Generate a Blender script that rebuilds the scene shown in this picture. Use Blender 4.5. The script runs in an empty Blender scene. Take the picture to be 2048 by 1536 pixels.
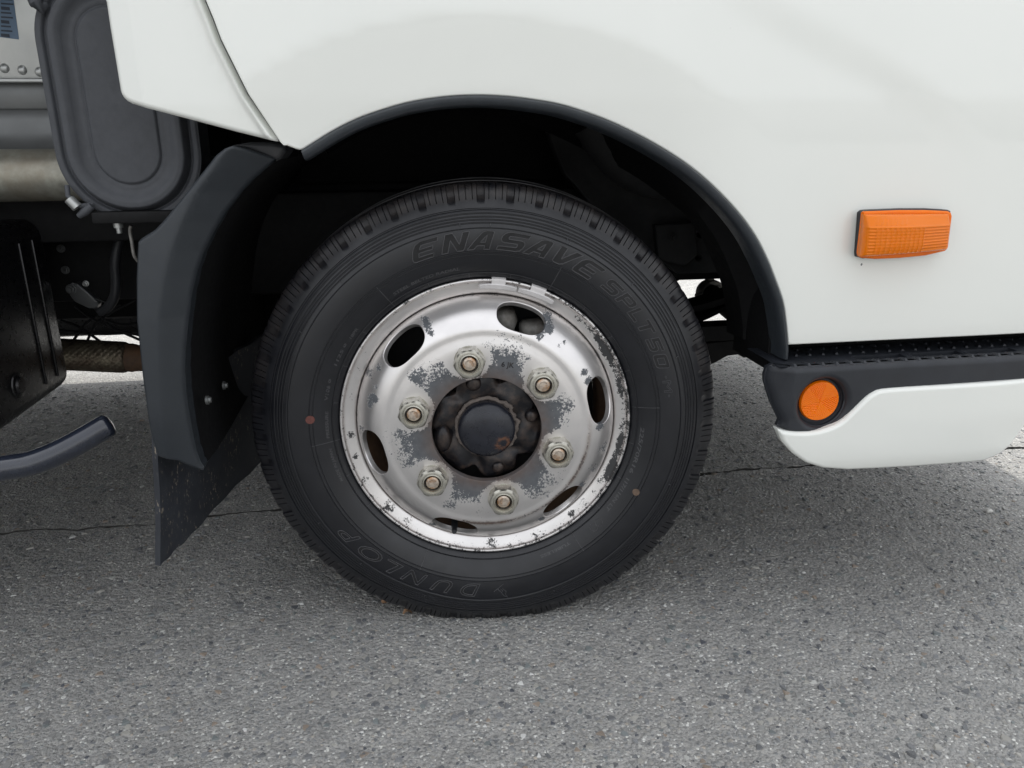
import bpy, bmesh, math, random
import numpy as np
from mathutils import Vector, Matrix
from mathutils.geometry import delaunay_2d_cdt

random.seed(7)
RNG = np.random.default_rng(11)
SC = bpy.context.scene
COL = SC.collection

# ------------------------------------------------------------------ camera, sky, sun, exposure
cam_d = bpy.data.cameras.new('camera')
cam = bpy.data.objects.new('camera', cam_d)
COL.objects.link(cam)
SC.camera = cam
CAM_LOC = np.array([-0.1252482, -1.10572334, 0.75505844])
PIT, YAW, ROL, FPX = -0.30344316, 0.14854807, -0.00818865, 1547.0
cF = np.array([math.sin(YAW) * math.cos(PIT), math.cos(YAW) * math.cos(PIT), math.sin(PIT)])
_r = np.array([math.cos(YAW), -math.sin(YAW), 0.0])
_u = np.cross(_r, cF)
cR = _r * math.cos(ROL) + _u * math.sin(ROL)
cU = -_r * math.sin(ROL) + _u * math.cos(ROL)
cam.matrix_world = Matrix(((cR[0], cU[0], -cF[0], CAM_LOC[0]), (cR[1], cU[1], -cF[1], CAM_LOC[1]),
                           (cR[2], cU[2], -cF[2], CAM_LOC[2]), (0, 0, 0, 1)))
cam_d.sensor_fit = 'HORIZONTAL'
cam_d.sensor_width = 36.0
cam_d.lens = FPX / 2048 * 36.0
cam_d.clip_start = 0.02
cam_d.clip_end = 2000

SUN_EL, SUN_AZ = math.radians(48), math.radians(0)      # sun stands beyond the truck (+y)
world = bpy.data.worlds.new('World')
SC.world = world
world.use_nodes = True
wn = world.node_tree
wn.nodes.clear()
sky = wn.nodes.new('ShaderNodeTexSky')
sky.sky_type = 'NISHITA'
sky.sun_disc = False
sky.sun_elevation = SUN_EL
sky.sun_rotation = SUN_AZ
sky.dust_density = 0.8
sky.air_density = 1.0
sky.ozone_density = 1.0
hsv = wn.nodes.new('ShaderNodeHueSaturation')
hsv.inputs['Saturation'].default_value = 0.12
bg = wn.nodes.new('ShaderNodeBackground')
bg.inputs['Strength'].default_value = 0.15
wo = wn.nodes.new('ShaderNodeOutputWorld')
wn.links.new(sky.outputs[0], hsv.inputs['Color'])
# thin high cloud over the whole sky, horizon dimmed to shape overhead light
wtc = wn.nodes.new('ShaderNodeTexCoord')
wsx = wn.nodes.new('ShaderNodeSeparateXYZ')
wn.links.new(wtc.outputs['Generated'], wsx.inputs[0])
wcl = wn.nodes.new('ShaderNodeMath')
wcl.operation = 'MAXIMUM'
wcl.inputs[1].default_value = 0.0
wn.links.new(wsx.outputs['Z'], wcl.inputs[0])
wno = wn.nodes.new('ShaderNodeTexNoise')
wno.inputs['Scale'].default_value = 2.2
wno.inputs['Detail'].default_value = 6
wn.links.new(wtc.outputs['Generated'], wno.inputs['Vector'])
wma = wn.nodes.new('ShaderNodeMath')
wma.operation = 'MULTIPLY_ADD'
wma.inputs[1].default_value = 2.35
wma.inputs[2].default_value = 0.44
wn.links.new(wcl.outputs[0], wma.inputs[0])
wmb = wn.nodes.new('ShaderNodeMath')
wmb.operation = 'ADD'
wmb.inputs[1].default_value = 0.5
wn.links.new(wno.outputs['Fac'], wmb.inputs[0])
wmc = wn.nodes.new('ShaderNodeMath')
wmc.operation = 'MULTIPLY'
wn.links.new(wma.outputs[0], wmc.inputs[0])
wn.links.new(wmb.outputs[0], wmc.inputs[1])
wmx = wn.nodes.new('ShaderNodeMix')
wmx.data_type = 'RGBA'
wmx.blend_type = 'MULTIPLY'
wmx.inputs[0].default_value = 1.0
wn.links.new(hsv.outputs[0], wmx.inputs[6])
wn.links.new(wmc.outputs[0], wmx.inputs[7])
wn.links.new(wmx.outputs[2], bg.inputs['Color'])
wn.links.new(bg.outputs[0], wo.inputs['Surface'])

sun_d = bpy.data.lights.new('sun', 'SUN')
sun_d.energy = 2.0
sun_d.angle = math.radians(1.2)
sun_d.color = (1.0, 0.95, 0.88)
sun = bpy.data.objects.new('sun', sun_d)
COL.objects.link(sun)
sdir = Vector((math.sin(SUN_AZ) * math.cos(SUN_EL), math.cos(SUN_AZ) * math.cos(SUN_EL), math.sin(SUN_EL)))
sun.rotation_euler = sdir.to_track_quat('Z', 'Y').to_euler()
sun.location = sdir * 20

SC.view_settings.view_transform = 'Standard'
SC.view_settings.look = 'None'
SC.view_settings.gamma = 1.0
SC.view_settings.use_curve_mapping = False
SC.view_settings.exposure = 0.78
SC.render.engine = 'CYCLES'
SC.cycles.max_bounces = 8
SC.cycles.sample_clamp_indirect = 6

# ------------------------------------------------------------------ measuring helpers
WC = 0.345                                                 # wheel centre height
STEER = math.radians(5.7)


def ray(px, py):
    return cF + cR * (px - 1024) / FPX - cU * (py - 768) / FPX


def U(px, py, Y):
    """point of the upright plane y = Y that the photograph shows at this pixel"""
    d = ray(px, py)
    return CAM_LOC + d * (Y - CAM_LOC[1]) / d[1]


def G(px, py, Z=0.0):
    d = ray(px, py)
    return CAM_LOC + d * (Z - CAM_LOC[2]) / d[2]


def UX(px, py, X):
    d = ray(px, py)
    return CAM_LOC + d * (X - CAM_LOC[0]) / d[0]


def XZ(pts, Y):
    return np.array([U(p[0], p[1], Y)[[0, 2]] for p in pts])


# ------------------------------------------------------------------ object helpers
def link(name, me, mat=None, parent=None):
    o = bpy.data.objects.new(name, me)
    COL.objects.link(o)
    if mat is not None and len(me.materials) == 0:
        me.materials.append(mat)
    if parent is not None:
        o.parent = parent
    return o


def sharpen(me, deg):
    bm = bmesh.new()
    bm.from_mesh(me)
    lim = math.radians(deg)
    for e in bm.edges:
        if len(e.link_faces) == 2:
            e.smooth = e.calc_face_angle(0) < lim
        else:
            e.smooth = True
    for f in bm.faces:
        f.smooth = True
    bm.to_mesh(me)
    bm.free()


def mk(name, V, F, mat, parent=None, smooth=35, attrs=None):
    me = bpy.data.meshes.new(name)
    me.from_pydata([tuple(map(float, v)) for v in V], [], [tuple(map(int, f)) for f in F])
    me.update()
    if smooth is True:
        me.polygons.foreach_set('use_smooth', [True] * len(me.polygons))
    elif smooth:
        sharpen(me, smooth)
    if attrs:
        for k, a in attrs.items():
            at = me.attributes.new(k, 'FLOAT', 'POINT')
            at.data.foreach_set('value', np.asarray(a, dtype=np.float32))
    return link(name, me, mat, parent)


def catmull(pts, n=8, closed=False):
    P = np.array(pts, float)
    N = len(P)
    out = []
    rng = range(N) if closed else range(N - 1)
    for i in rng:
        p1, p2 = P[i], P[(i + 1) % N]
        p0 = P[(i - 1) % N] if (closed or i > 0) else 2 * p1 - p2
        p3 = P[(i + 2) % N] if (closed or i + 2 < N) else 2 * p2 - p1
        for k in range(n):
            t = k / n
            out.append(0.5 * ((2 * p1) + (-p0 + p2) * t + (2 * p0 - 5 * p1 + 4 * p2 - p3) * t * t
                              + (-p0 + 3 * p1 - 3 * p2 + p3) * t ** 3))
    if not closed:
        out.append(P[-1])
    return np.array(out)


def resample(P, h, closed=True):
    P = np.asarray(P, float)
    Q = np.vstack([P, P[:1]]) if closed else P
    out = []
    for a, b in zip(Q[:-1], Q[1:]):
        L = np.linalg.norm(b - a)
        n = max(1, int(math.ceil(L / h)))
        for k in range(n):
            out.append(a + (b - a) * k / n)
    if not closed:
        out.append(Q[-1])
    return np.array(out)


def seg_dist(Q, loops):
    d = np.full(len(Q), 1e9)
    for L in loops:
        A = L
        B = np.roll(L, -1, 0)
        AB = B - A
        den = (AB ** 2).sum(1) + 1e-18
        for s in range(0, len(Q), 4000):
            q = Q[s:s + 4000]
            t = ((q[:, None, :] - A[None]) * AB[None]).sum(2) / den[None]
            t = np.clip(t, 0, 1)
            c = A[None] + AB[None] * t[..., None]
            dd = np.sqrt(((q[:, None, :] - c) ** 2).sum(2)).min(1)
            d[s:s + 4000] = np.minimum(d[s:s + 4000], dd)
    return d


def inside(Q, loops):
    r = np.zeros(len(Q), bool)
    for L in loops:
        A = L
        B = np.roll(L, -1, 0)
        for a, b in zip(A, B):
            c = (a[1] > Q[:, 1]) != (b[1] > Q[:, 1])
            with np.errstate(divide='ignore', invalid='ignore'):
                xi = (b[0] - a[0]) * (Q[:, 1] - a[1]) / (b[1] - a[1] + 1e-30) + a[0]
            r ^= c & (Q[:, 0] < xi)
    return r


def tri_region(loops, extra):
    """triangles of a region bounded by loops (outer + holes), with extra inside points"""
    pts, edges = [], []
    for L in loops:
        s = len(pts)
        pts += [tuple(p) for p in L]
        edges += [(s + i, s + (i + 1) % len(L)) for i in range(len(L))]
    nb = len(pts)
    pts += [tuple(p) for p in extra]
    r = delaunay_2d_cdt([Vector(p) for p in pts], edges, [], 0, 1e-7)
    V = np.array([v[:] for v in r[0]])
    T = np.array([f[:] for f in r[2]], int)
    cen = V[T].mean(1)
    T = T[inside(cen, loops)]
    return V, T


def pillow(name, outline, Y, mat, parent, r=0.006, depth=0.02, h=0.02, he=0.008, holes=(), steps=(0.06, 0.2, 0.45, 0.75, 1.0), attrs=None, prof=None, more=None):
    """a plate in the upright plane: front face y = Y(x,z) with rolled edges and a side wall going in"""
    if not callable(Y):
        y0 = Y
        Y = lambda x, z: np.full_like(x, y0)
    loops = [resample(outline, he)] + [resample(H, he) for H in holes]
    ext = []
    for L in loops:
        t = np.roll(L, -1, 0) - np.roll(L, 1, 0)
        n = np.stack([-t[:, 1], t[:, 0]], 1) / (np.linalg.norm(t, axis=1)[:, None] + 1e-12)
        for s in steps:
            for sg in (1, -1):
                q = L + n * sg * r * s
                q = q[inside(q, loops)]
                if len(q):
                    dd = seg_dist(q, loops)
                    ext.append(q[dd > r * s * 0.93])
    lo, hi = loops[0].min(0), loops[0].max(0)
    gx, gz = np.meshgrid(np.arange(lo[0] + h / 2, hi[0], h), np.arange(lo[1] + h / 2, hi[1], h))
    q = np.stack([gx.ravel(), gz.ravel()], 1)
    if len(q):
        q = q[inside(q, loops)]
        if len(q):
            dd = seg_dist(q, loops)
            ext.append(q[dd > r + h * 0.4])
    if more is not None:
        mq = more[inside(more, loops)]
        ext.append(mq[seg_dist(mq, loops) > 0.0015])
    extra = np.vstack(ext) if ext else np.zeros((0, 2))
    V2, T = tri_region(loops, extra)

    def ytot(Q):
        d = seg_dist(Q, loops)
        dc = np.clip(d, 0, r)
        ro = r - np.sqrt(np.maximum(0, r * r - (r - dc) ** 2)) if prof is None else prof(d)
        return Y(Q[:, 0], Q[:, 1]) + ro
    y = ytot(V2)
    e = 0.0004
    gx = (ytot(V2 + [e, 0]) - ytot(V2 - [e, 0])) / (2 * e)
    gz = (ytot(V2 + [0, e]) - ytot(V2 - [0, e])) / (2 * e)
    N = np.stack([gx, -np.ones_like(gx), gz], 1)
    N /= np.linalg.norm(N, axis=1)[:, None]
    V = [(p[0], yy, p[1]) for p, yy in zip(V2, y)]
    F = []
    for t in T:
        a, b, c = V2[t]
        cr = (b[0] - a[0]) * (c[1] - a[1]) - (b[1] - a[1]) * (c[0] - a[0])
        F.append(tuple(t) if cr > 0 else tuple(t[::-1]))
    nF = len(F)
    NN = [tuple(n) for n in N]
    if depth > 0:
        for L in loops:
            s = len(V)
            y0 = ytot(L)
            t = np.roll(L, -1, 0) - np.roll(L, 1, 0)
            n = np.stack([t[:, 1], -t[:, 0]], 1)
            n /= np.linalg.norm(n, axis=1)[:, None] + 1e-12
            m = len(L)
            tst = L + n * 1e-4
            sgn = np.where(inside(tst, loops), -1.0, 1.0)
            for k in range(2):
                for p, yy, nn, s_ in zip(L, y0, n, sgn):
                    V.append((p[0], yy + depth * k, p[1]))
                    NN.append((nn[0] * s_, 0, nn[1] * s_))
            for i in range(m):
                j = (i + 1) % m
                q = (s + i, s + j, s + m + j, s + m + i)
                F.append(q[::-1] if sgn[i] > 0 else q)
    me = bpy.data.meshes.new(name)
    me.from_pydata(V, [], F)
    me.polygons.foreach_set('use_smooth', [True] * len(me.polygons))
    me.update()
    me.normals_split_custom_set_from_vertices(NN)
    if attrs:
        X = np.array(V)
        for k, fn in attrs.items():
            at = me.attributes.new(k, 'FLOAT', 'POINT')
            at.data.foreach_set('value', np.asarray(fn(X[:, 0], X[:, 2]), dtype=np.float32))
    return link(name, me, mat, parent)


def frames(P):
    P = np.asarray(P, float)
    T = np.gradient(P, axis=0)
    T /= np.linalg.norm(T, axis=1)[:, None] + 1e-12
    up = np.array([0, 0, 1.0]) if abs(T[0][2]) < 0.9 else np.array([0, 1.0, 0])
    n = np.cross(T[0], up)
    n /= np.linalg.norm(n)
    out = []
    for t in T:
        n = n - t * (n @ t)
        n /= np.linalg.norm(n)
        out.append((n.copy(), np.cross(t, n)))
    return out


def tube_vf(P, rad, n=12, cap=True, base=0):
    P = np.asarray(P, float)
    fr = frames(P)
    rad = np.broadcast_to(rad, (len(P),))
    V, F = [], []
    for p, (a, b), r in zip(P, fr, rad):
        for k in range(n):
            t = 2 * math.pi * k / n
            V.append(p + (a * math.cos(t) + b * math.sin(t)) * r)
    m = len(P)
    for i in range(m - 1):
        for k in range(n):
            j = (k + 1) % n
            F.append((base + i * n + k, base + i * n + j, base + (i + 1) * n + j, base + (i + 1) * n + k))
    if cap:
        F.append(tuple(base + k for k in range(n))[::-1])
        F.append(tuple(base + (m - 1) * n + k for k in range(n)))
    return V, F


def tube(name, P, rad, mat, parent, n=12, cap=True, smooth=50):
    V, F = tube_vf(P, rad, n, cap)
    return mk(name, V, F, mat, parent, smooth)


def box(name, lo, hi, mat, parent, bev=0.004, seg=2):
    bm = bmesh.new()
    bmesh.ops.create_cube(bm, size=1)
    for v in bm.verts:
        v.co = Vector([(lo[i] + hi[i]) / 2 + v.co[i] * (hi[i] - lo[i]) for i in range(3)])
    if bev > 0:
        bmesh.ops.bevel(bm, geom=bm.edges[:], offset=bev, segments=seg, affect='EDGES', profile=0.5)
    bmesh.ops.recalc_face_normals(bm, faces=bm.faces[:])
    me = bpy.data.meshes.new(name)
    bm.to_mesh(me)
    bm.free()
    sharpen(me, 35)
    return link(name, me, mat, parent)


def lathe_vf(prof, ang, close=True):
    """prof: list of (radius, y); revolved about the local y axis, angle clockwise from up seen from -y"""
    V, F = [], []
    m = len(prof)
    for a in ang:
        s, c = math.sin(a), math.cos(a)
        for r, y in prof:
            V.append((r * s, y, r * c))
    n = len(ang)
    for i in range(n if close else n - 1):
        j = (i + 1) % n
        for k in range(m - 1):
            F.append((i * m + k, j * m + k, j * m + k + 1, i * m + k + 1))
    return V, F


def lathe(name, prof, mat, parent, n=96, smooth=35, loc=None):
    ang = [2 * math.pi * i / n for i in range(n)]
    V, F = lathe_vf(prof, ang)
    o = mk(name, V, F, mat, parent, smooth)
    bm = bmesh.new()
    bm.from_mesh(o.data)
    bmesh.ops.remove_doubles(bm, verts=bm.verts[:], dist=1e-6)
    bmesh.ops.recalc_face_normals(bm, faces=bm.faces[:])
    bm.to_mesh(o.data)
    bm.free()
    sharpen(o.data, smooth)
    if loc is not None:
        o.location = loc
    return o


# ------------------------------------------------------------------ materials
class NT:
    def __init__(s, name):
        s.m = bpy.data.materials.new(name)
        s.m.use_nodes = True
        s.t = s.m.node_tree
        s.b = s.t.nodes['Principled BSDF']
        s.tc = s.t.nodes.new('ShaderNodeTexCoord')

    def n(s, typ, **kw):
        nd = s.t.nodes.new('ShaderNode' + typ)
        for k, v in kw.items():
            if k.startswith('_'):
                setattr(nd, k[1:], v)
            else:
                nd.inputs[k].default_value = v
        return nd

    def l(s, a, b):
        s.t.links.new(a, b)

    def noise(s, scale, detail=4, rough=0.6, co=None, dist=0.0):
        nd = s.n('TexNoise', Scale=scale, Detail=detail, Roughness=rough, Distortion=dist)
        s.l(co if co is not None else s.tc.outputs['Object'], nd.inputs['Vector'])
        return nd.outputs['Fac']

    def ramp(s, fac, stops, interp='LINEAR'):
        nd = s.n('ValToRGB')
        nd.color_ramp.interpolation = interp
        el = nd.color_ramp.elements
        while len(el) < len(stops):
            el.new(0.5)
        for e, (p, c) in zip(el, stops):
            e.position = p
            e.color = (c[0], c[1], c[2], 1) if hasattr(c, '__len__') else (c, c, c, 1)
        s.l(fac, nd.inputs[0])
        return nd.outputs[0]

    def math(s, op, a, b=None, clamp=False):
        nd = s.n('Math', _operation=op, _use_clamp=clamp)
        for i, v in enumerate((a, b)):
            if v is None:
                continue
            if isinstance(v, (int, float)):
                nd.inputs[i].default_value = v
            else:
                s.l(v, nd.inputs[i])
        return nd.outputs[0]

    def mix(s, fac, a, b):
        nd = s.n('Mix', _data_type='RGBA')
        for i, v in ((0, fac), (6, a), (7, b)):
            if isinstance(v, (int, float)):
                nd.inputs[i].default_value = v
            elif isinstance(v, tuple):
                nd.inputs[i].default_value = (v[0], v[1], v[2], 1)
            else:
                s.l(v, nd.inputs[i])
        return nd.outputs[2]

    def bump(s, h, strength=0.3, dist=0.001):
        nd = s.n('Bump', Strength=strength, Distance=dist)
        s.l(h, nd.inputs['Height'])
        s.l(nd.outputs[0], s.b.inputs['Normal'])
        return nd

    def attr(s, name):
        nd = s.n('Attribute', _attribute_name=name)
        return nd.outputs['Fac']


def simple(name, col, rough=0.5, metal=0.0, var=0.12, scale=60, coat=0.0, bump=0.0, bscale=400, spec=0.5, bdist=0.0006):
    M = NT(name)
    f = M.noise(scale, 5)
    a = tuple(c * (1 - var) for c in col)
    b = tuple(min(1, c * (1 + var)) for c in col)
    M.l(M.ramp(f, [(0.3, a), (0.7, b)]), M.b.inputs['Base Color'])
    M.l(M.ramp(M.noise(scale * 1.7, 4), [(0.3, max(0, rough - 0.07)), (0.7, min(1, rough + 0.07))]), M.b.inputs['Roughness'])
    M.b.inputs['Metallic'].default_value = metal
    M.b.inputs['Coat Weight'].default_value = coat
    M.b.inputs['Coat Roughness'].default_value = 0.04
    M.b.inputs['Specular IOR Level'].default_value = spec
    if bump > 0:
        M.bump(M.noise(bscale, 3), bump, bdist)
    return M.m


def white_paint(name, chips=()):
    M = NT(name)
    base = M.ramp(M.noise(3.0, 3), [(0.3, (0.775, 0.79, 0.745)), (0.7, (0.80, 0.81, 0.765))])
    if chips:
        geo = M.tc.outputs['Object']
        nz = M.math('MULTIPLY', M.math('SUBTRACT', M.noise(420, 4, 0.7), 0.5), 0.005)
        tot = None
        for (x, y, z, r) in chips:
            vd = M.n('VectorMath', _operation='DISTANCE')
            M.l(geo, vd.inputs[0])
            vd.inputs[1].default_value = (x, y, z)
            k = M.math('LESS_THAN', M.math('ADD', vd.outputs['Value'], nz), r)
            tot = k if tot is None else M.math('MAXIMUM', tot, k)
        base = M.mix(tot, base, (0.12, 0.13, 0.13))
    M.l(base, M.b.inputs['Base Color'])
    M.b.inputs['Roughness'].default_value = 0.5
    M.b.inputs['Coat Weight'].default_value = 1.0
    M.b.inputs['Coat IOR'].default_value = 1.6
    M.b.inputs['Coat Roughness'].default_value = 0.025
    M.bump(M.noise(220, 2), 0.02, 0.0004)
    return M.m


def rubber(name, col=(0.0075, 0.0082, 0.0110), rough=0.38, dust=0.16):
    M = NT(name)
    base = M.ramp(M.noise(28, 6, 0.65), [(0.3, tuple(c * 0.8 for c in col)), (0.7, tuple(c * 1.2 for c in col))])
    d = M.math('MULTIPLY', M.attr('dust'), M.ramp(M.noise(45, 6, 0.75), [(0.35, 0.0), (0.7, 1.0)]))
    base = M.mix(M.math('MULTIPLY', d, dust), base, (0.20, 0.165, 0.14))
    sc = M.ramp(M.noise(150, 3, 0.8), [(0.70, 0.0), (0.76, 1.0)])
    base = M.mix(M.math('MULTIPLY', sc, 0.06), base, (0.16, 0.15, 0.14))
    M.l(base, M.b.inputs['Base Color'])
    M.l(M.ramp(M.noise(40, 5), [(0.3, rough - 0.10), (0.7, rough + 0.06)]), M.b.inputs['Roughness'])
    M.b.inputs['Specular IOR Level'].default_value = 0.55
    M.bump(M.noise(900, 2), 0.08, 0.0003)
    return M.m


def wheel_paint():
    M = NT('worn_silver_paint')
    silver = M.ramp(M.noise(22, 4), [(0.3, (0.71, 0.69, 0.68)), (0.7, (0.79, 0.765, 0.75))])
    grime = M.math('MULTIPLY', M.attr('rust'), M.ramp(M.noise(55, 6, 0.7), [(0.25, 0.25), (0.7, 1.0)]))
    silver = M.mix(M.math('MULTIPLY', grime, 0.80, True), silver, (0.17, 0.105, 0.07))
    n1 = M.noise(75, 7, 0.78)
    n2 = M.noise(330, 3, 0.8)
    nz = M.math('ADD', M.math('MULTIPLY', M.math('SUBTRACT', n1, 0.5), 1.9),
                M.math('MULTIPLY', M.math('SUBTRACT', n2, 0.5), 1.3))
    w = M.math('ADD', M.attr('wear'), nz)
    mask = M.ramp(w, [(0.485, 0.0), (0.515, 1.0)])
    bare = M.ramp(M.noise(90, 5), [(0.3, (0.075, 0.082, 0.092)), (0.7, (0.12, 0.128, 0.138))])
    bare = M.mix(M.math('MULTIPLY', grime, 0.75, True), bare, (0.12, 0.075, 0.052))
    dk = M.attr('dark')
    bare = M.mix(dk, bare, (0.025, 0.024, 0.024))
    M.l(M.mix(mask, silver, bare), M.b.inputs['Base Color'])
    M.l(M.math('MULTIPLY', M.math('SUBTRACT', 1.0, mask), 0.85), M.b.inputs['Metallic'])
    M.l(M.math('ADD', M.math('MULTIPLY', mask, 0.22), M.math('ADD', 0.30, M.math('MULTIPLY', grime, 0.3))), M.b.inputs['Roughness'])
    M.bump(M.math('SUBTRACT', M.math('MULTIPLY', M.noise(300, 2), 0.12), mask), 0.35, 0.00025)
    return M.m


def asphalt():
    M = NT('asphalt')
    co = M.tc.outputs['Object']
    v1 = M.n('TexVoronoi', Scale=150.0)
    v1.inputs['Randomness'].default_value = 1.0
    M.l(co, v1.inputs['Vector'])
    v2 = M.n('TexVoronoi', Scale=340.0)
    M.l(co, v2.inputs['Vector'])
    sep = M.n('SeparateColor')
    M.l(v1.outputs['Color'], sep.inputs[0])
    sep2 = M.n('SeparateColor')
    M.l(v2.outputs['Color'], sep2.inputs[0])
    st = M.ramp(sep.outputs[0], [(0.0, (0.075, 0.08, 0.085)), (0.22, (0.13, 0.135, 0.135)), (0.55, (0.175, 0.175, 0.165)),
                                 (0.88, (0.205, 0.20, 0.19)), (0.97, (0.225, 0.195, 0.16)), (0.985, (0.40, 0.40, 0.38))])
    fi = M.ramp(sep2.outputs[1], [(0.0, (0.115, 0.115, 0.112)), (0.5, (0.155, 0.153, 0.147)), (0.95, (0.185, 0.18, 0.17)), (0.982, (0.34, 0.34, 0.32))])
    edge = M.ramp(v1.outputs['Distance'], [(0.22, 1.0), (0.50, 0.0)])
    c = M.mix(M.math('MULTIPLY', edge, 0.8), fi, st)
    big = M.ramp(M.noise(1.4, 5), [(0.3, 0.90), (0.7, 1.08)])
    med = M.ramp(M.noise(26, 4), [(0.3, 0.86), (0.7, 1.12)])
    mul = M.n('Mix', _data_type='RGBA', _blend_type='MULTIPLY')
    mul.inputs[0].default_value = 1
    M.l(c, mul.inputs[6])
    M.l(M.math('MULTIPLY', M.math('MULTIPLY', big, med), 1.9), mul.inputs[7])
    M.l(mul.outputs[2], M.b.inputs['Base Color'])
    M.l(M.ramp(sep.outputs[1], [(0.0, 0.62), (1.0, 0.92)]), M.b.inputs['Roughness'])
    h = M.math('ADD', M.math('MULTIPLY', v1.outputs['Distance'], -1.0), M.math('MULTIPLY', v2.outputs['Distance'], -0.5))
    h = M.math('ADD', h, M.math('MULTIPLY', M.noise(90, 4), 0.9))
    M.bump(h, 0.9, 0.0034)
    return M.m


def vcol_stone():
    M = NT('asphalt_stone')
    at = M.n('Attribute', _attribute_name='tint')
    M.l(M.mix(0.85, M.ramp(M.noise(500, 3), [(0.3, 0.12), (0.7, 0.26)]), at.outputs['Color']), M.b.inputs['Base Color'])
    M.b.inputs['Roughness'].default_value = 0.6
    return M.m


def mudflap_mat():
    M = NT('muddy_rubber_flap')
    mp = M.n('Mapping')
    mp.inputs['Scale'].default_value = (1, 1, 0.42)
    M.l(M.tc.outputs['Object'], mp.inputs['Vector'])
    n = M.noise(190, 3, 0.7, mp.outputs[0])
    m = M.math('MULTIPLY', M.ramp(n, [(0.60, 0.0), (0.64, 1.0)]), M.ramp(M.noise(14, 2), [(0.45, 0.0), (0.6, 1.0)]))
    base = M.ramp(M.noise(30, 5), [(0.3, (0.022, 0.025, 0.032)), (0.7, (0.034, 0.038, 0.046))])
    M.l(M.mix(m, base, (0.27, 0.23, 0.18)), M.b.inputs['Base Color'])
    M.b.inputs['Roughness'].default_value = 0.55
    M.bump(M.noise(250, 3), 0.15, 0.0005)
    return M.m


def cap_paint():
    M = NT('hub_cap_paint')
    base = M.ramp(M.noise(60, 4), [(0.3, (0.009, 0.010, 0.015)), (0.7, (0.016, 0.018, 0.026))])
    ch = M.ramp(M.noise(140, 2, 0.5), [(0.745, 0.0), (0.76, 1.0)])
    base = M.mix(ch, base, (0.30, 0.30, 0.28))
    vd = M.n('VectorMath', _operation='DISTANCE')
    M.l(M.tc.outputs['Object'], vd.inputs[0])
    vd.inputs[1].default_value = (0.0245, -0.043, -0.0195)
    dd = M.math('ADD', M.math('ABSOLUTE', M.math('SUBTRACT', vd.outputs['Value'], 0.0095)), M.math('MULTIPLY', M.math('SUBTRACT', M.noise(160, 5, 0.7), 0.5), 0.018))
    base = M.mix(M.ramp(dd, [(0.0016, 1.0), (0.0036, 0.0)]), base, (0.13, 0.060, 0.035))
    M.l(base, M.b.inputs['Base Color'])
    M.l(M.ramp(M.noise(70, 5), [(0.3, 0.20), (0.7, 0.42)]), M.b.inputs['Roughness'])
    M.bump(M.noise(120, 3), 0.15, 0.0006)
    return M.m


def rusty(name, a=(0.035, 0.033, 0.034), b=(0.13, 0.075, 0.05), t=(0.45, 0.7), metal=0.2, rough=0.62, sc=40):
    M = NT(name)
    n = M.noise(sc, 7, 0.7)
    M.l(M.mix(M.ramp(n, [(t[0], 0.0), (t[1], 1.0)]), M.ramp(M.noise(sc * 3, 5), [(0.3, tuple(c * 0.7 for c in a)), (0.7, tuple(c * 1.3 for c in a))]), b), M.b.inputs['Base Color'])
    M.b.inputs['Roughness'].default_value = rough
    M.b.inputs['Metallic'].default_value = metal
    M.bump(M.noise(sc * 5, 5), 0.35, 0.001)
    return M.m


def amber(name, rough=0.18):
    M = NT(name)
    M.l(M.ramp(M.noise(25, 3), [(0.3, (0.80, 0.150, 0.0)), (0.7, (0.90, 0.20, 0.0))]), M.b.inputs['Base Color'])
    M.b.inputs['Roughness'].default_value = rough
    M.b.inputs['Subsurface Weight'].default_value = 0.2
    M.b.inputs['Subsurface Radius'].default_value = (0.012, 0.004, 0.0008)
    M.b.inputs['Subsurface Scale'].default_value = 0.6
    M.b.inputs['Specular IOR Level'].default_value = 0.32
    return M.m


M_WHITE = None
M_RUB = rubber('tyre_rubber')
M_RUBLET = rubber('tyre_letter_fill', (0.0065, 0.0065, 0.0072), 0.75, 0.0)
M_RUBLINE = rubber('tyre_ridge_lit', (0.060, 0.060, 0.064), 0.42, 0.1)  # lightened rubber stands in for light caught on raised edges
M_WHEEL = wheel_paint()
M_ASPH = asphalt()
M_STONE = vcol_stone()
M_BLACK = simple('black_plastic', (0.020, 0.021, 0.024), 0.5, bump=0.25, bscale=700)
M_TRIM = simple('dark_grey_plastic', (0.026, 0.031, 0.037), 0.36, bump=0.25, bscale=900)
M_GUARD = simple('mudguard_plastic', (0.020, 0.0245, 0.030), 0.44, bump=0.22, bscale=900, var=0.06)
M_STEP = simple('step_plastic', (0.015, 0.0175, 0.023), 0.5, bump=0.35, bscale=900, var=0.2, scale=25)
M_INTAKE = simple('grained_grey_plastic', (0.066, 0.070, 0.079), 0.62, bump=0.6, bscale=1100, var=0.08)
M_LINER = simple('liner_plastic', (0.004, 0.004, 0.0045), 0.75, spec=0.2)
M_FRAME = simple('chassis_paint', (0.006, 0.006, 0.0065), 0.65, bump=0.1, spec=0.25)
M_TANK = simple('tank_paint', (0.006, 0.006, 0.007), 0.3, bump=0.05)
M_TUBE = simple('navy_gloss_paint', (0.016, 0.020, 0.032), 0.20, coat=0.6, var=0.2)
M_ZINC = simple('zinc_nut_plating', (0.47, 0.455, 0.40), 0.30, metal=0.85, var=0.15, scale=120)
M_STUD = rusty('tarnished_stud', (0.58, 0.50, 0.42), (0.40, 0.20, 0.08), (0.45, 0.62), 0.75, 0.34, 60)
M_HUB = rusty('oily_cast_iron', (0.012, 0.012, 0.015), (0.085, 0.060, 0.047), (0.46, 0.72), 0.2, 0.36, 42)
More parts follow.
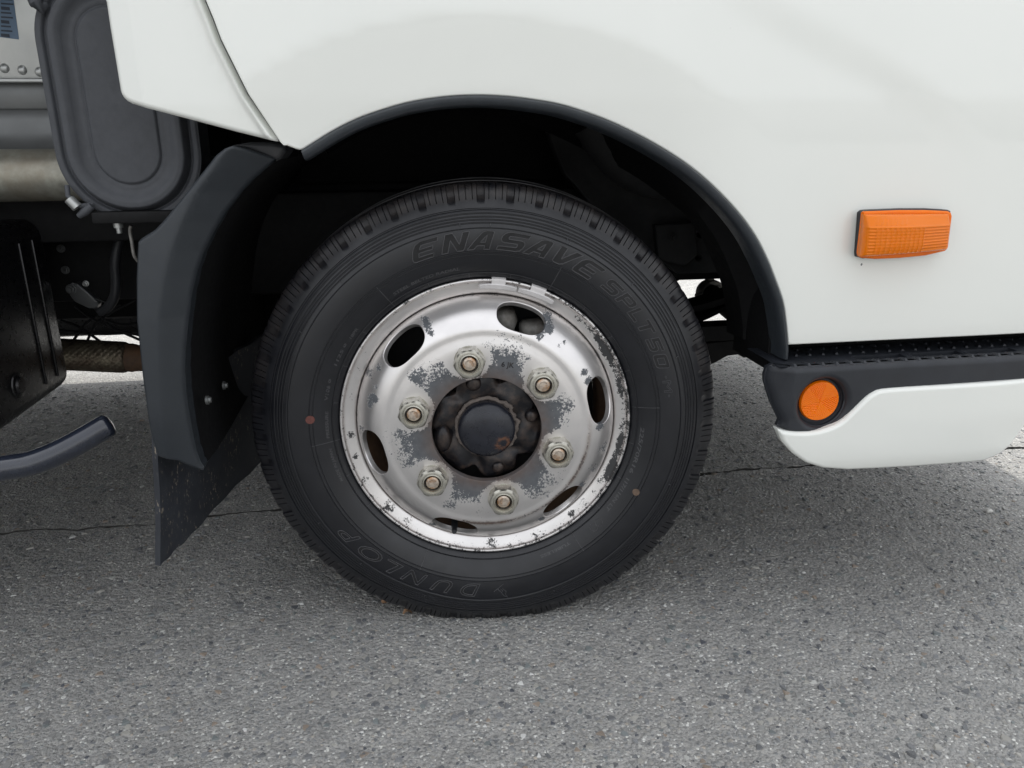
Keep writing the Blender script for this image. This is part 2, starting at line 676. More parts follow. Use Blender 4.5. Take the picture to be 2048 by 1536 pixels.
M_RUST = rusty('rusty_barrel', (0.10, 0.062, 0.040), (0.16, 0.085, 0.045), (0.4, 0.7), 0.1, 0.75, 30)
M_GREASE = simple('dried_grease', (0.15, 0.125, 0.11), 0.65, bump=0.8, bscale=500, var=0.3, scale=120, bdist=0.002)
M_CAP = cap_paint()
M_STEEL = rusty('bare_grey_casting', (0.30, 0.29, 0.27), (0.16, 0.13, 0.11), (0.5, 0.75), 0.3, 0.6, 30)
M_SILVER = simple('weight_paint', (0.64, 0.62, 0.615), 0.42, metal=0.25, var=0.08)
M_ALU = simple('aluminium_sheet', (0.46, 0.47, 0.46), 0.36, metal=0.7, var=0.08, scale=12)
M_ALUD = simple('dull_aluminium', (0.15, 0.155, 0.155), 0.42, metal=0.6, var=0.12, scale=12)
M_CANIS = rusty('heat_tinted_steel', (0.33, 0.325, 0.28), (0.23, 0.20, 0.15), (0.42, 0.75), 0.6, 0.42, 14)
M_BRAID = rusty('braided_steel', (0.20, 0.175, 0.125), (0.085, 0.060, 0.042), (0.42, 0.66), 0.6, 0.42, 22)
M_FLAP = mudflap_mat()
M_AMBER = amber('amber_lens')
M_REFL = amber('amber_reflector', 0.14)
def clear_amber():
    M = NT('clear_amber_plastic')
    M.b.inputs['Base Color'].default_value = (1.0, 0.25, 0.0, 1)
    M.b.inputs['Transmission Weight'].default_value = 0.30
    M.b.inputs['Roughness'].default_value = 0.10
    M.b.inputs['IOR'].default_value = 1.40
    return M.m


M_LENS = clear_amber()
M_LABEL = simple('label_blue', (0.10, 0.16, 0.24), 0.45, var=0.05)
M_INK = simple('label_ink', (0.02, 0.03, 0.05), 0.5)
M_GLASS = simple('dark_glass', (0.01, 0.012, 0.013), 0.06)
M_LEAF = simple('dry_leaf', (0.34, 0.20, 0.11), 0.7, var=0.25, scale=200)
M_PEB = simple('white_pebble', (0.62, 0.61, 0.58), 0.6, var=0.1, scale=200)
M_CRACK = simple('crack_dirt', (0.045, 0.043, 0.039), 0.9, var=0.3, scale=200, bump=0.5)
M_DOTR = simple('faded_red_paint', (0.12, 0.040, 0.032), 0.7, var=0.3, scale=300)
M_DOTY = simple('faded_tan_paint', (0.12, 0.080, 0.056), 0.7, var=0.3, scale=300)
M_BLUE = simple('blue_mark', (0.02, 0.10, 0.32), 0.5)

# ------------------------------------------------------------------ ground
def build_ground():
    ck = [(-3.0, 0.43), (-0.95, 0.448), (-0.83, 0.452), (-0.6, 0.455), (-0.473, 0.462), (-0.36, 0.466), (0.2, 0.48), (0.672, 0.500), (0.745, 0.503), (0.825, 0.499), (1.4, 0.515), (3.0, 0.54)]
    xs = np.concatenate([[-150, -20], np.linspace(-3, 3, 620), [20, 150]])
    cy = np.interp(xs, [c[0] for c in ck], [c[1] for c in ck])
    jit = np.cumsum(RNG.normal(0, 0.0022, len(xs)))
    jit -= np.linspace(jit[0], jit[-1], len(xs))
    k = np.ones(9) / 9
    jit = jit - np.convolve(jit, np.ones(61) / 61, 'same')
    cy = cy + np.clip(jit, -0.012, 0.012) + RNG.normal(0, 0.0008, len(xs))
    wid = np.clip(0.0028 + 0.0046 * np.convolve(RNG.normal(0, 1.6, len(xs)), k, 'same') + RNG.normal(0, 0.0012, len(xs)), 0.0002, 0.009)
    wid[xs < -0.45] *= 0.5
    rows = [np.full_like(xs, -150), np.full_like(xs, -3), cy - wid - 0.003, cy - wid * 0.8, cy - wid * 0.6, cy + wid * 0.6, cy + wid, np.full_like(xs, 4), np.full_like(xs, 150)]
    zs = [0, 0, 0, -0.0015, -0.006, -0.006, 0, 0, 0]
    V, F = [], []
    n = len(xs)
    for r, z in zip(rows, zs):
        for x, y in zip(xs, r):
            V.append((x, y, z))
    for i in range(len(rows) - 1):
        for j in range(n - 1):
            F.append((i * n + j, i * n + j + 1, (i + 1) * n + j + 1, (i + 1) * n + j))
    g = mk('ground', V, F, M_ASPH, None, smooth=False)
    g.data.materials.append(M_CRACK)
    mi_ = np.zeros(len(F), np.int32)
    mi_[3 * (n - 1):6 * (n - 1)] = 1
    g.data.polygons.foreach_set('material_index', mi_)
    g['kind'] = 'structure'
    # the exposed stones of the asphalt
    N = 42000
    xy = np.stack([RNG.uniform(-1.35, 1.6, N), RNG.uniform(-0.52, 1.5, N)], 1)
    ok = np.abs(xy[:, 1] - np.interp(xy[:, 0], xs, cy)) > 0.006
    xy = xy[ok]
    N = len(xy)
    bm_v, bm_f, cols = [], [], []
    pal = np.array([(0.50, 0.50, 0.47), (0.60, 0.60, 0.58), (0.34, 0.33, 0.30), (0.24, 0.24, 0.23), (0.19, 0.195, 0.20),
                    (0.085, 0.09, 0.10), (0.055, 0.06, 0.075), (0.13, 0.135, 0.14), (0.26, 0.21, 0.165), (0.16, 0.18, 0.18)])
    pr = np.array([0.09, 0.05, 0.12, 0.19, 0.18, 0.10, 0.03, 0.12, 0.04, 0.08])
    ci = RNG.choice(len(pal), N, p=pr)
    for i in range(N):
        c = pal[ci[i]] * RNG.uniform(0.85, 1.15)
        s = RNG.gamma(3.2, 0.00088) + 0.0006
        if ci[i] in (0, 1):
            s *= 0.70
        elif ci[i] in (5, 6):
            s *= 0.80
        s = min(s, 0.0075)
        n_ = 5 if s < 0.003 else 6
        a0 = RNG.uniform(0, 6.28)
        st = RNG.uniform(0.5, 1.0)
        rot = RNG.uniform(0, 3.14)
        b = len(bm_v)
        cx, cy_ = xy[i]
        hh = s * RNG.uniform(0.08, 0.42)
        tx, ty = RNG.normal(0, 0.12, 2)
        for ring, (rr, zz) in enumerate(((1.0, -0.0006), (0.72, hh))):
            for k_ in range(n_):
                a = a0 + 2 * math.pi * k_ / n_
                q = rr * s * (1 + 0.28 * math.sin(3.1 * k_ + a0 * 5))
                u_, v_ = q * math.cos(a), q * st * math.sin(a)
                x_ = u_ * math.cos(rot) - v_ * math.sin(rot)
                y_ = u_ * math.sin(rot) + v_ * math.cos(rot)
                bm_v.append((cx + x_, cy_ + y_, zz + (tx * x_ + ty * y_ if ring else 0)))
                cols.append(c)
        for k_ in range(n_):
            j = (k_ + 1) % n_
            bm_f.append((b + k_, b + j, b + n_ + j, b + n_ + k_))
        bm_f.append(tuple(b + n_ + k_ for k_ in range(n_)))
    o = mk('asphalt_stones', bm_v, bm_f, M_STONE, g, smooth=False)
    at = o.data.color_attributes.new('tint', 'FLOAT_COLOR', 'POINT')
    C4 = np.ones((len(cols), 4), np.float32)
    C4[:, :3] = np.array(cols)
    at.data.foreach_set('color', C4.ravel())
    o['kind'] = 'stuff'
    return g


GROUND = build_ground()

# ------------------------------------------------------------------ truck
TRUCK = bpy.data.objects.new('truck', None)
COL.objects.link(TRUCK)
TRUCK['label'] = 'white light truck standing over its worn silver front wheel on grey asphalt'
TRUCK['category'] = 'truck'

PY = -0.09                                                # the plane of the cab side
ARCH = [(603, 299), (608, 297), (661.6, 263.8), (712, 238), (763, 219.6), (814, 205), (865, 196), (915.5, 191), (966, 190),
        (1017, 192.7), (1068, 199), (1119, 208), (1169, 223), (1220, 242), (1271, 266), (1322, 294), (1373, 327), (1423, 368),
        (1474, 421), (1510, 469.5), (1535, 518), (1550, 556), (1566, 601.5), (1573, 647), (1577, 690)]
arch_w = catmull(XZ(ARCH, PY), 4)
SEAM = [(567, 290), (560, 283), (500, 190), (445, 80), (430, 40), (413, 0), (404, -30), (390, -90)]
seam_w = XZ(SEAM, PY)
sill_r = U(2048, 665, PY)
Z_SILL = 0.4705
FRONT_X = 1.22
TOP_Z = 1.28


def sstep(a, b, x):
    t = np.clip((x - a) / (b - a), 0, 1)
    return t * t * (3 - 2 * t)


arch_line = arch_w.copy()


def open_dist(Q, L):
    A, B = L[:-1], L[1:]
    AB = B - A
    den = (AB ** 2).sum(1) + 1e-18
    d = np.full(len(Q), 1e9)
    for s in range(0, len(Q), 4000):
        q = Q[s:s + 4000]
        t = np.clip(((q[:, None] - A[None]) * AB[None]).sum(2) / den, 0, 1)
        c = A[None] + AB[None] * t[..., None]
        d[s:s + 4000] = np.sqrt(((q[:, None] - c) ** 2).sum(2)).min(1)
    return d


CR = XZ([(1380, -60), (1450, 5), (1560, 72), (1660, 125), (1750, 172), (1850, 235), (1960, 330)], PY)


def panelY(x, z):
    Q = np.stack([x, z], 1)
    rho = open_dist(Q, arch_line)
    fade = 1 - sstep(0.20, 0.40, x)                     # the flare runs out into the door
    g = 0.0125 * 0.5 * (rho / 0.094 + 1 - np.sqrt((rho / 0.094 - 1) ** 2 + 0.004))
    y = PY - g * fade
    y = y + 0.055 * np.maximum(0, z - 0.80) * 0.8 + 0.25 * np.maximum(0, z - 0.9) ** 2
    # soft fold that runs down the door
    A, B = CR[:-1], CR[1:]
    zc = np.interp(x, CR[:, 0], CR[:, 1])
    s = (z - zc) * 0.85
    f2 = sstep(CR[0, 0] - 0.02, CR[0, 0] + 0.08, x) * (1 - sstep(CR[-1, 0] - 0.12, CR[-1, 0] + 0.02, x))
    y = y - 0.0035 * f2 * sstep(-0.012, 0.045, s) * (1 - sstep(0.06, 0.3, s))
    # the door curves in towards the nose
    y = y + 0.16 * np.maximum(0, x - 0.75) ** 2
    return y


CHIPS = [tuple(U(px, py, PY)) + (r,) for px, py, r in
         ((787, 11, 0.0022), (643, 50, 0.0013), (1078, 3, 0.0018), (1201, 5, 0.0022), (1207, 14, 0.0017), (1723, 529, 0.0016),
          (1459, 55, 0.0012), (1396, 203, 0.0012))]
M_WHITE = white_paint('white_coach_paint', CHIPS)
M_WHITE2 = white_paint('white_skirt_paint')

out = [p for p in seam_w[::-1]] + [p for p in XZ([(575, 291), (590, 297), (599, 299.5)], PY)] + [p for p in arch_w] + \
      [np.array([arch_w[-1][0] + 0.0015, Z_SILL]), np.array([FRONT_X - 0.02, Z_SILL]), np.array([FRONT_X, Z_SILL + 0.02]), np.array([FRONT_X, TOP_Z]), np.array([seam_w[-1][0] - 0.07, TOP_Z])]
pillow('side_panel', np.array(out), panelY, M_WHITE, TRUCK, r=0.0022, depth=0.018, h=0.014, he=0.007, steps=(0.2, 0.6, 1.0))

# rear corner panel with its raised edge
CP = [(203, 0), (211, 50), (220, 100), (234, 180), (237, 188), (242, 195), (249, 201), (259, 206), (290.6, 215.6), (375, 237.5), (469, 262.5),
      (548, 282), (556, 283), (556, 279), (494, 189), (439, 80), (424, 40), (407, 0), (398, -30), (384, -90)]
cp_w = XZ(CP, -0.086)
cx0 = U(275, 120, -0.086)[0]
edge_line = XZ([(560, 290), (494, 189), (439, 80), (424, 40), (407, 0), (398, -30), (384, -90)], -0.086)


def cornerY(x, z):
    d = open_dist(np.stack([x, z], 1), edge_line)
    bead = -0.0065 * np.exp(-((d - 0.0055) / 0.0045) ** 2)
    return -0.086 + 0.30 * np.maximum(0, cx0 - x) + bead + 0.03 * np.maximum(0, z - 0.8)


cp_out = np.vstack([cp_w, [[cp_w[-1][0] - 0.07, TOP_Z], [cp_w[0][0] - 0.08, TOP_Z]]])
pillow('corner_panel', cp_out, cornerY, M_WHITE2, TRUCK, r=0.006, depth=0.03, h=0.010, he=0.004, steps=(0.08, 0.25, 0.5, 0.75, 1.0, 1.3, 1.65, 2.05, 2.5))

# --- arch trim: rolled lip that follows the arch, then the liner going in
def sweep_arch(name, path, prof, mat, smooth=40):
    """path (x,z) along the arch; prof list of (n, y): n = distance towards the wheel"""
    t = np.gradient(path, axis=0)
    t /= np.linalg.norm(t, axis=1)[:, None]
    nrm = np.stack([t[:, 1], -t[:, 0]], 1)               # towards the wheel when walking left to right over the top
    V, F = [], []
    m = len(prof)
    for i, (p, n) in enumerate(zip(path, nrm)):
        k = i / (len(path) - 1)
        for a, y in prof:
            aa = a(k) if callable(a) else a
            q = p + n * aa
            V.append((q[0], y(k) if callable(y) else y, q[1]))
    for i in range(len(path) - 1):
        for k in range(m - 1):
            F.append((i * m + k, i * m + k + 1, (i + 1) * m + k + 1, (i + 1) * m + k))
    return mk(name, V, F, mat, TRUCK, smooth)


arch_ext = np.vstack([arch_w[2:], [[arch_w[-1][0] + 0.001, 0.462], [arch_w[-1][0] + 0.001, 0.450]]])
wf = lambda k: 1.0 - 0.30 * max(0, (k - 0.80) / 0.2)
trim = [(-0.004, -0.070), (-0.0005, -0.088), (0.0012, -0.0925), (0.003, -0.0945), (0.006, -0.0945), (lambda k: 0.010 * wf(k), -0.0925),
        (lambda k: 0.0125 * wf(k), -0.087), (lambda k: 0.0135 * wf(k), -0.078), (lambda k: 0.0135 * wf(k), -0.05)]
sweep_arch('arch_trim', arch_ext, trim, M_TRIM)
sk = lambda k: min(1, max(0, (k - 0.58) / 0.16))
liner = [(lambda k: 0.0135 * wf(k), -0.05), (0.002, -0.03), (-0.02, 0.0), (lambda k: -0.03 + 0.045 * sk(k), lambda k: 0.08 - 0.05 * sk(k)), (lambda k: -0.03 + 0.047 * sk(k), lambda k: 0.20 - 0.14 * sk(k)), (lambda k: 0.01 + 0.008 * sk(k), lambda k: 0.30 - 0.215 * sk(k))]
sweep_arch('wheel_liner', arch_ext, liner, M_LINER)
# front liner wall that closes the well ahead of the wheel
lw = [(1440, 380), (1452, 470), (1457, 545), (1457, 556), (1472, 590), (1474, 610), (1480, 640), (1500, 655), (1545, 690), (1545, 704), (1600, 704), (1640, 600), (1560, 400)]
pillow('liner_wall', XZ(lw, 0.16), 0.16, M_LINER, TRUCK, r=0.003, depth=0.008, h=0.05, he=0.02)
seal = XZ([(1561, 590), (1566, 610), (1572, 690), (1570, 712), (1560, 745), (1538, 742), (1541, 720), (1543, 690), (1546, 650), (1552, 610)], -0.06)
pillow('liner_end', seal, -0.06, M_LINER, TRUCK, r=0.010, depth=0.12, h=0.03, he=0.006)

# --- mudguard behind the wheel
MG_OUT = [(455, 297), (470, 291.5), (490, 297), (520, 308), (549, 319)]
MG_IN = [(549.5, 319.4), (527, 336.7), (500, 360), (477.7, 383.7), (448, 423.3), (423.3, 465.3), (403.5, 507.4), (391, 544.5), (381.2, 589), (375, 638.5),
         (369, 700), (368.4, 744), (370.8, 788), (375.8, 826), (381.6, 864), (389, 905), (397.7, 931.5), (404, 942), (402, 948)]
MG_BOT = [(377, 934), (356.7, 920), (324.5, 910), (318.6, 909)]
MG_LEFT = [(307, 864), (298, 797), (290.8, 747), (285.8, 700), (278.5, 638.5), (276.8, 557), (278.5, 483), (284.7, 476.5), (314.4, 458), (334, 438),
           (371, 393.6), (408.4, 346.6), (438, 309.5)]
MGY = -0.07
mg_w = XZ(MG_OUT + MG_IN[1:] + MG_BOT + MG_LEFT, MGY)
crease = XZ([(470, 280), (430.7, 339), (393.6, 388.6), (366.4, 445.5), (346.6, 502.5), (334, 557), (323, 631), (322, 700), (326, 800), (338, 920), (345, 970)], MGY)
crease = crease[::-1]                                     # by height
cz_o = np.argsort(crease[:, 1])
CZX, CZZ = crease[cz_o, 0], crease[cz_o, 1]


def guardY(x, z):
    xc = np.interp(z, CZZ, CZX)
    s = x - xc
    fade = sstep(0.27, 0.42, z)
    left = 0.55 * np.maximum(0, -s)
    right = (0.10 + 0.42 * fade) * np.maximum(0, s)
    k = np.sqrt(s * s + 0.004 ** 2) - 0.004
    y = np.where(s < 0, 0.30 * k, (0.25 + 0.55 * fade) * k)
    return MGY + y - 0.02 * fade


pillow('mudguard', mg_w, guardY, M_GUARD, TRUCK, r=0.0045, depth=0.05, h=0.007, he=0.003,
       more=np.vstack([np.stack([np.interp(zz_, CZZ, CZX) + dx_, zz_], 1) for zz_ in [np.arange(0.20, 0.78, 0.005)] for dx_ in (-0.008, -0.003, 0.0, 0.003, 0.008)]))
# dark bracket between mudguard and cab corner
bk = XZ([(462, 291), (500, 284), (545, 285), (570, 290), (572, 300), (560, 318), (551, 322), (520, 311), (490, 298)], -0.045)
pillow('mudguard_bracket', bk, -0.045, M_BLACK, TRUCK, r=0.006, depth=0.08, h=0.02, he=0.006)
# inner wall of the mudguard: curved sheet from its inner edge going in behind the wheel
mi = catmull(XZ(MG_IN[:-1], MGY), 3)
V, F = [], []
for p in mi:
    for dx, y in ((-0.001, -0.045), (0.004, 0.0), (0.006, 0.10), (0.006, 0.60)):
        V.append((p[0] + dx, y, p[1]))
for i in range(len(mi) - 1):
    for k in range(3):
        F.append((i * 4 + k, i * 4 + k + 1, i * 4 + 5 + k, i * 4 + 4 + k))
mk('mudguard_inner', V, F, M_LINER, TRUCK, 40)
INNER_X = float(np.interp(0.30, mi[::-1, 1], mi[::-1, 0]))

for px_, py_ in ((446, 771), (412, 800)):
    pb_ = UX(px_, py_, INNER_X + 0.006)
    bo_ = lathe('inner_bolt', [(0.0, -0.007), (0.004, -0.007), (0.0045, -0.004), (0.0065, -0.0035), (0.0065, 0.0)], M_ALUD, TRUCK, 16, 30, tuple(pb_))
    bo_.rotation_euler = (0, 0, math.pi / 2)
# --- mud flap
FY = -0.048
fz = U(322, 1130, FY)[2]
tipx = U(322, 1130, FY)[0]
topp = U(316.5, 908, FY)
lean = (topp[0] - tipx) / (topp[2] - fz)
plan = [(tipx, FY)] + [tuple(G(a, b, fz)[:2]) for a, b in ((345, 1107), (378, 1074), (420, 1028), (470, 975), (520, 926), (545, 905))]
plan = catmull(plan, 6)
V, F = [], []
nz_ = 14
m = len(plan)
for side in (0, 1):
    for i in range(nz_):
        z = fz + (0.42 - fz) * i / (nz_ - 1)
        for k, (x, y) in enumerate(plan):
            V.append((x + lean * (z - fz) - 0.009 * side, y + 0.006 * side + 0.004 * math.sin(z * 30 + k * 0.4), z + 0.0015 * math.sin(k * 1.1)))
for i in range(nz_ - 1):
    for k in range(m - 1):
        a = i * m + k
        F.append((a, a + 1, a + m + 1, a + m))
        b = nz_ * m + a
        F.append((b, b + m, b + m + 1, b + 1))
for k in range(m - 1):
    F.append((k, nz_ * m + k, nz_ * m + k + 1, k + 1))
for i in range(nz_ - 1):
    F.append((i * m, (i + 1) * m, nz_ * m + (i + 1) * m, nz_ * m + i * m))
flap = mk('mud_flap', V, F, M_FLAP, TRUCK, 40)

# ------------------------------------------------------------------ front wheel
def PW(px, py, yl):
    """pixel -> (x, z) on the wheel's own plane y = yl"""
    d = ray(px, py)
    c, s = math.cos(STEER), math.sin(STEER)
    rx = lambda v: (v[0] * c - v[1] * s, v[0] * s + v[1] * c)
    C = CAM_LOC - np.array([0, 0, WC])
    cx, cy = rx(C)
    dx, dy = rx(d)
    t = (yl - cy) / dy
    return cx + dx * t, C[2] + d[2] * t


NUTS = [math.radians(-12.02 + 60 * k) for k in range(6)]
SLOTS = [math.radians(17.9 + 59.9 * k) for k in range(6)]
NR = 0.111125

DISC = [(0.1976, 0.0125), (0.1970, 0.0080), (0.1950, 0.0035), (0.1915, -0.0015), (0.1865, -0.0075), (0.1800, -0.0145), (0.1735, -0.0202),
        (0.1670, -0.0247), (0.1610, -0.0281), (0.1570, -0.0299), (0.1540, -0.0308), (0.1510, -0.0312), (0.1480, -0.0312), (0.1440, -0.0313),
        (0.1380, -0.0323), (0.1300, -0.0336), (0.1180, -0.0343), (0.1000, -0.0345), (0.0840, -0.0345), (0.0825, -0.0340), (0.0820, -0.0328)]
dprof = catmull(DISC, 6)
ds = np.concatenate([[0], np.cumsum(np.linalg.norm(np.diff(dprof, axis=0), axis=1))])


def blobs(x, z, L):
    w = np.full_like(x, -9.0)
    for (px, py, yl, rad, st) in L:
        bx, bz = PW(px, py, yl)
        d = np.hypot(x - bx, z - bz) / rad
        w = np.maximum(w, st * (1 - d * d * 0.8))
    return w


WEARB = [(1016, 716, -.034, .017, .60), (1005, 690, -.034, .014, .40), (838, 752, -.034, .016, .62), (868, 738, -.034, .012, .5), (1128, 812, -.034, .018, .6), (1100, 845, -.034, .014, .6),
         (826, 893, -.034, .018, .62), (822, 925, -.034, .013, .5), (914, 985, -.034, .016, .60), (900, 1008, -.034, .013, .42), (962, 1020, -.034, .012, .34),
         (1062, 968, -.034, .015, .55), (966, 690, -.034, .010, .38),
         (748, 793, -.012, .009, .66), (742, 806, -.012, .007, .62), (736, 748, -.012, .011, .48), (757, 735, -.012, .009, .44), (752, 770, -.012, .007, .35),
         (856, 652, -.016, .008, .75), (848, 640, -.014, .007, .7), (862, 662, -.016, .007, .5),
         (1096, 636, -.014, .0085, .72), (1098, 655, -.016, .009, .72), (1080, 668, -.02, .008, .6), (1102, 644, -.012, .006, .62),
         (1168, 742, -.018, .007, .62), (1176, 758, -.016, .007, .7), (1198, 850, -.012, .008, .68), (1184, 932, -.01, .010, .48), (1207, 893, -.006, .010, .42), (1164, 968, -.01, .007, .62),
         (864, 1048, -.004, .007, .62), (1082, 1036, -.012, .007, .66), (724, 855, -.002, .005, .65), (775, 975, -.002, .005, .5), (1128, 684, -.018, .004, .55), (1116, 690, -.02, .003, .5)]
RIMB = [(1222, 945, .004, .011, .72), (1208, 962, .004, .009, .5), (1192, 985, .005, .008, .42), (1146, 1028, .005, .008, .62), (1170, 1008, .005, .008, .4),
        (712, 912, .005, .005, .66), (700, 870, .005, .006, .5), (730, 962, .005, .008, .44), (775, 1015, .005, .011, .45), (815, 1045, .005, .010, .42), (984, 1090, .004, .012, .48), (1030, 1086, .004, .012, .45), (1075, 1075, .004, .012, .42),
        (715, 735, .005, .006, .40), (700, 790, .005, .008, .34)]


def wear_fields(x, z, y):
    r = np.hypot(x, z)
    th = np.arctan2(x, z)
    k = np.cos(6 * (th - NUTS[0]))                       # 1 at the nuts, -1 between
    w = 1.15 - (r - 0.082) / (0.054 - 0.012 * k + 0.010 * np.sin(3 * th + 0.6) + 0.006 * np.sin(7 * th))
    dn = np.full_like(r, 9.0)
    for a in NUTS:
        dn = np.minimum(dn, np.hypot(x - NR * math.sin(a), z - NR * math.cos(a)))
    w = w - 1.7 * np.exp(-(dn / 0.0275) ** 4)
    w = np.where(r > 0.165, -0.6, np.maximum(w, -0.55))
    b = blobs(x, z, [(a_, b_, c_, d_ * 1.25, e_ * 1.12) for (a_, b_, c_, d_, e_) in WEARB])
    b = np.where((dn < 0.029) & (r < 0.15), -1, b)
    w = np.maximum(w, b)
    w = np.maximum(w, np.where(r > 0.196, 0.35, -1))
    ln_ = np.exp(-((th - 2.15) / 0.62) ** 4) + np.exp(-((th - 3.15) / 0.34) ** 4) + np.exp(-((th + 3.13) / 0.34) ** 4)
    w = np.maximum(w, 0.74 * np.minimum(1, ln_) * np.exp(-((r - 0.1550) / 0.0030) ** 2) - 0.02)
    rust = np.exp(-((r - 0.080) / 0.017) ** 2) * 1.0
    right = np.exp(-((th - 2.2) / 0.75) ** 2)
    rust = np.maximum(rust, np.minimum(1, ln_) * 1.25 * np.exp(-((r - 0.1550) / 0.0036) ** 2))
    rust = np.maximum(rust, np.exp(-((th - 3.05) / 0.5) ** 2) * 0.9 * np.exp(-((r - 0.1550) / 0.0020) ** 2))
    rust = np.maximum(rust, 0.35 * np.exp(-((r - 0.197) / 0.004) ** 2))
    return w, rust, np.zeros_like(r)


def build_disc():
    K = 0.176
    th0 = math.radians(-12.05)
    S = ds[-1]
    si = lambda s: np.interp(s, ds, dprof[:, 0])
    yi = lambda s: np.interp(s, ds, dprof[:, 1])
    s_mid = np.interp(-0.1765, -dprof[:, 0], ds)
    W = 2 * math.pi * K
    nu = 420
    us = np.linspace(0, W, nu + 1)
    outer = [(u, 0) for u in us] + [(W, s) for s in np.linspace(0, S, 42)[1:-1]] + [(u, S) for u in us[::-1]] + [(0, s) for s in np.linspace(S, 0, 42)[1:-1]]
    loops = [np.array(outer)]
    hol = []
    for a in SLOTS:
        uc = ((a - th0) % (2 * math.pi)) * K
        t = np.linspace(0, 2 * math.pi, 65)[:-1]
        c, s = np.cos(t), np.sin(t)
        e = 2 / 2.45
        L = np.stack([uc + 0.0385 * np.sign(c) * np.abs(c) ** e, s_mid + 0.0252 * np.sign(s) * np.abs(s) ** e], 1)
        hol.append(L)
    loops += hol
    gs = np.linspace(0, S, 64)[1:-1]
    gu = np.linspace(0, W, nu + 1)[1:-1]
    A, B = np.meshgrid(gu, gs)
    q = np.stack([A.ravel(), B.ravel()], 1)
    q = q[~inside(q, hol)]
    q = q[seg_dist(q, hol) > 0.0012]
    V2, T = tri_region(loops, q)

    def p3(u, s):
        th = th0 + u / K
        r, y = si(s), yi(s)
        return np.stack([r * np.sin(th), y, r * np.cos(th)], -1)

    def nrm(u, s):
        e = 0.0004
        r1, y1 = si(np.clip(s + e, 0, S)), yi(np.clip(s + e, 0, S))
        r0, y0 = si(np.clip(s - e, 0, S)), yi(np.clip(s - e, 0, S))
        dr, dy = r1 - r0, y1 - y0
        L = np.hypot(dr, dy) + 1e-12
        nr, ny = -dy / L, dr / L                          # profile runs inwards: outward normal
        sg = np.where(ny > 0, -1, 1)
        th = th0 + u / K
        return np.stack([nr * sg * np.sin(th), ny * sg, nr * sg * np.cos(th)], -1)
    V = list(map(tuple, p3(V2[:, 0], V2[:, 1])))
    N = list(map(tuple, nrm(V2[:, 0], V2[:, 1])))
    F = []
    Va = np.array(V)
    Na = np.array(N)
    for t in T:
        a, b, c = Va[t]
        F.append(tuple(t) if np.cross(b - a, c - a) @ Na[t[0]] > 0 else tuple(t[::-1]))
    for L in hol:
        cc = L.mean(0)
        base = p3(L[:, 0], L[:, 1])
        nn = nrm(L[:, 0], L[:, 1])
        cen = p3(np.array([cc[0]]), np.array([cc[1]]))[0]
        inn = cen - base
        inn -= nn * (inn * nn).sum(1)[:, None]
        inn /= np.linalg.norm(inn, axis=1)[:, None]
        m = len(L)
        s0 = len(V)
        for (a, d, fn) in ((0.0, 0.0, 1.0), (0.0008, 0.0003, 0.7), (0.0014, 0.0012, 0.25), (0.0016, 0.0022, 0.0), (0.0010, 0.0085, 0.0)):
            P = base + inn * a - nn * d
            Q = nn * fn + inn * (1 - fn)
            Q /= np.linalg.norm(Q, axis=1)[:, None]
            V += list(map(tuple, P))
            N += list(map(tuple, Q))
        for ring in range(4):
            for i in range(m):
                j = (i + 1) % m
                q = (s0 + ring * m + i, s0 + ring * m + j, s0 + (ring + 1) * m + j, s0 + (ring + 1) * m + i)
                A_, B_, C_ = (np.array(V[q[k]]) for k in (0, 1, 2))
                cr = np.cross(B_ - A_, C_ - A_)
                F.append(q if cr @ np.array(N[q[2]]) > 0 else q[::-1])
    # inner wall of the bore
    b = len(V)
    nb = 120
    for y in (-0.0328, -0.022):
        for i in range(nb):
            a = 2 * math.pi * i / nb
            V.append((0.0820 * math.sin(a), y, 0.0820 * math.cos(a)))
            N.append((-math.sin(a), 0, -math.cos(a)))
    for i in range(nb):
        j = (i + 1) % nb
        F.append((b + i, b + nb + i, b + nb + j, b + j))
    me = bpy.data.meshes.new('wheel')
    me.from_pydata(V, [], F)
    me.polygons.foreach_set('use_smooth', [True] * len(me.polygons))
    me.update()
    me.normals_split_custom_set_from_vertices(N)
    X = np.array(V)
    w, ru, dk = wear_fields(X[:, 0], X[:, 2], X[:, 1])
    for k, a in (('wear', w), ('rust', ru), ('dark', dk)):
        at = me.attributes.new(k, 'FLOAT', 'POINT')
        at.data.foreach_set('value', a.astype(np.float32))
    return link('wheel', me, M_WHEEL, TRUCK)


WHEEL = build_disc()
WHEEL.location = (0, 0, WC)
WHEEL.rotation_euler = (0, 0, -STEER)

# rim: flange, dish and barrel
RIM = [(0.2135, 0.014), (0.2190, 0.008), (0.2212, 0.0045), (0.2219, 0.0015), (0.2215, -0.0008), (0.2203, -0.0018), (0.2188, -0.0018), (0.2176, -0.0008),
       (0.2170, 0.0008), (0.2160, 0.0022), (0.2145, 0.0030), (0.2120, 0.0040), (0.2080, 0.0056), (0.2030, 0.0078), (0.2000, 0.0094), (0.1988, 0.0112), (0.1984, 0.0140),
       (0.1975, 0.0200)]
rp = catmull(RIM, 3)
ang = [2 * math.pi * i / 540 for i in range(540)]
V, F = lathe_vf(rp, ang)
X = np.array(V)
x, z = X[:, 0], X[:, 2]
r = np.hypot(x, z)
th = np.degrees(np.arctan2(x, z))
w = blobs(x, z, [(a_, b_, c_, d_ * 1.45, e_ * 1.08) for (a_, b_, c_, d_, e_) in RIMB])
arcA = 0.86 * sstep(33, 44, th) * (1 - sstep(112, 128, th)) * (0.80 + 0.22 * np.sin(np.radians(th) * 7 + 0.5) + 0.16 * np.sin(np.radians(th) * 19 + 1))
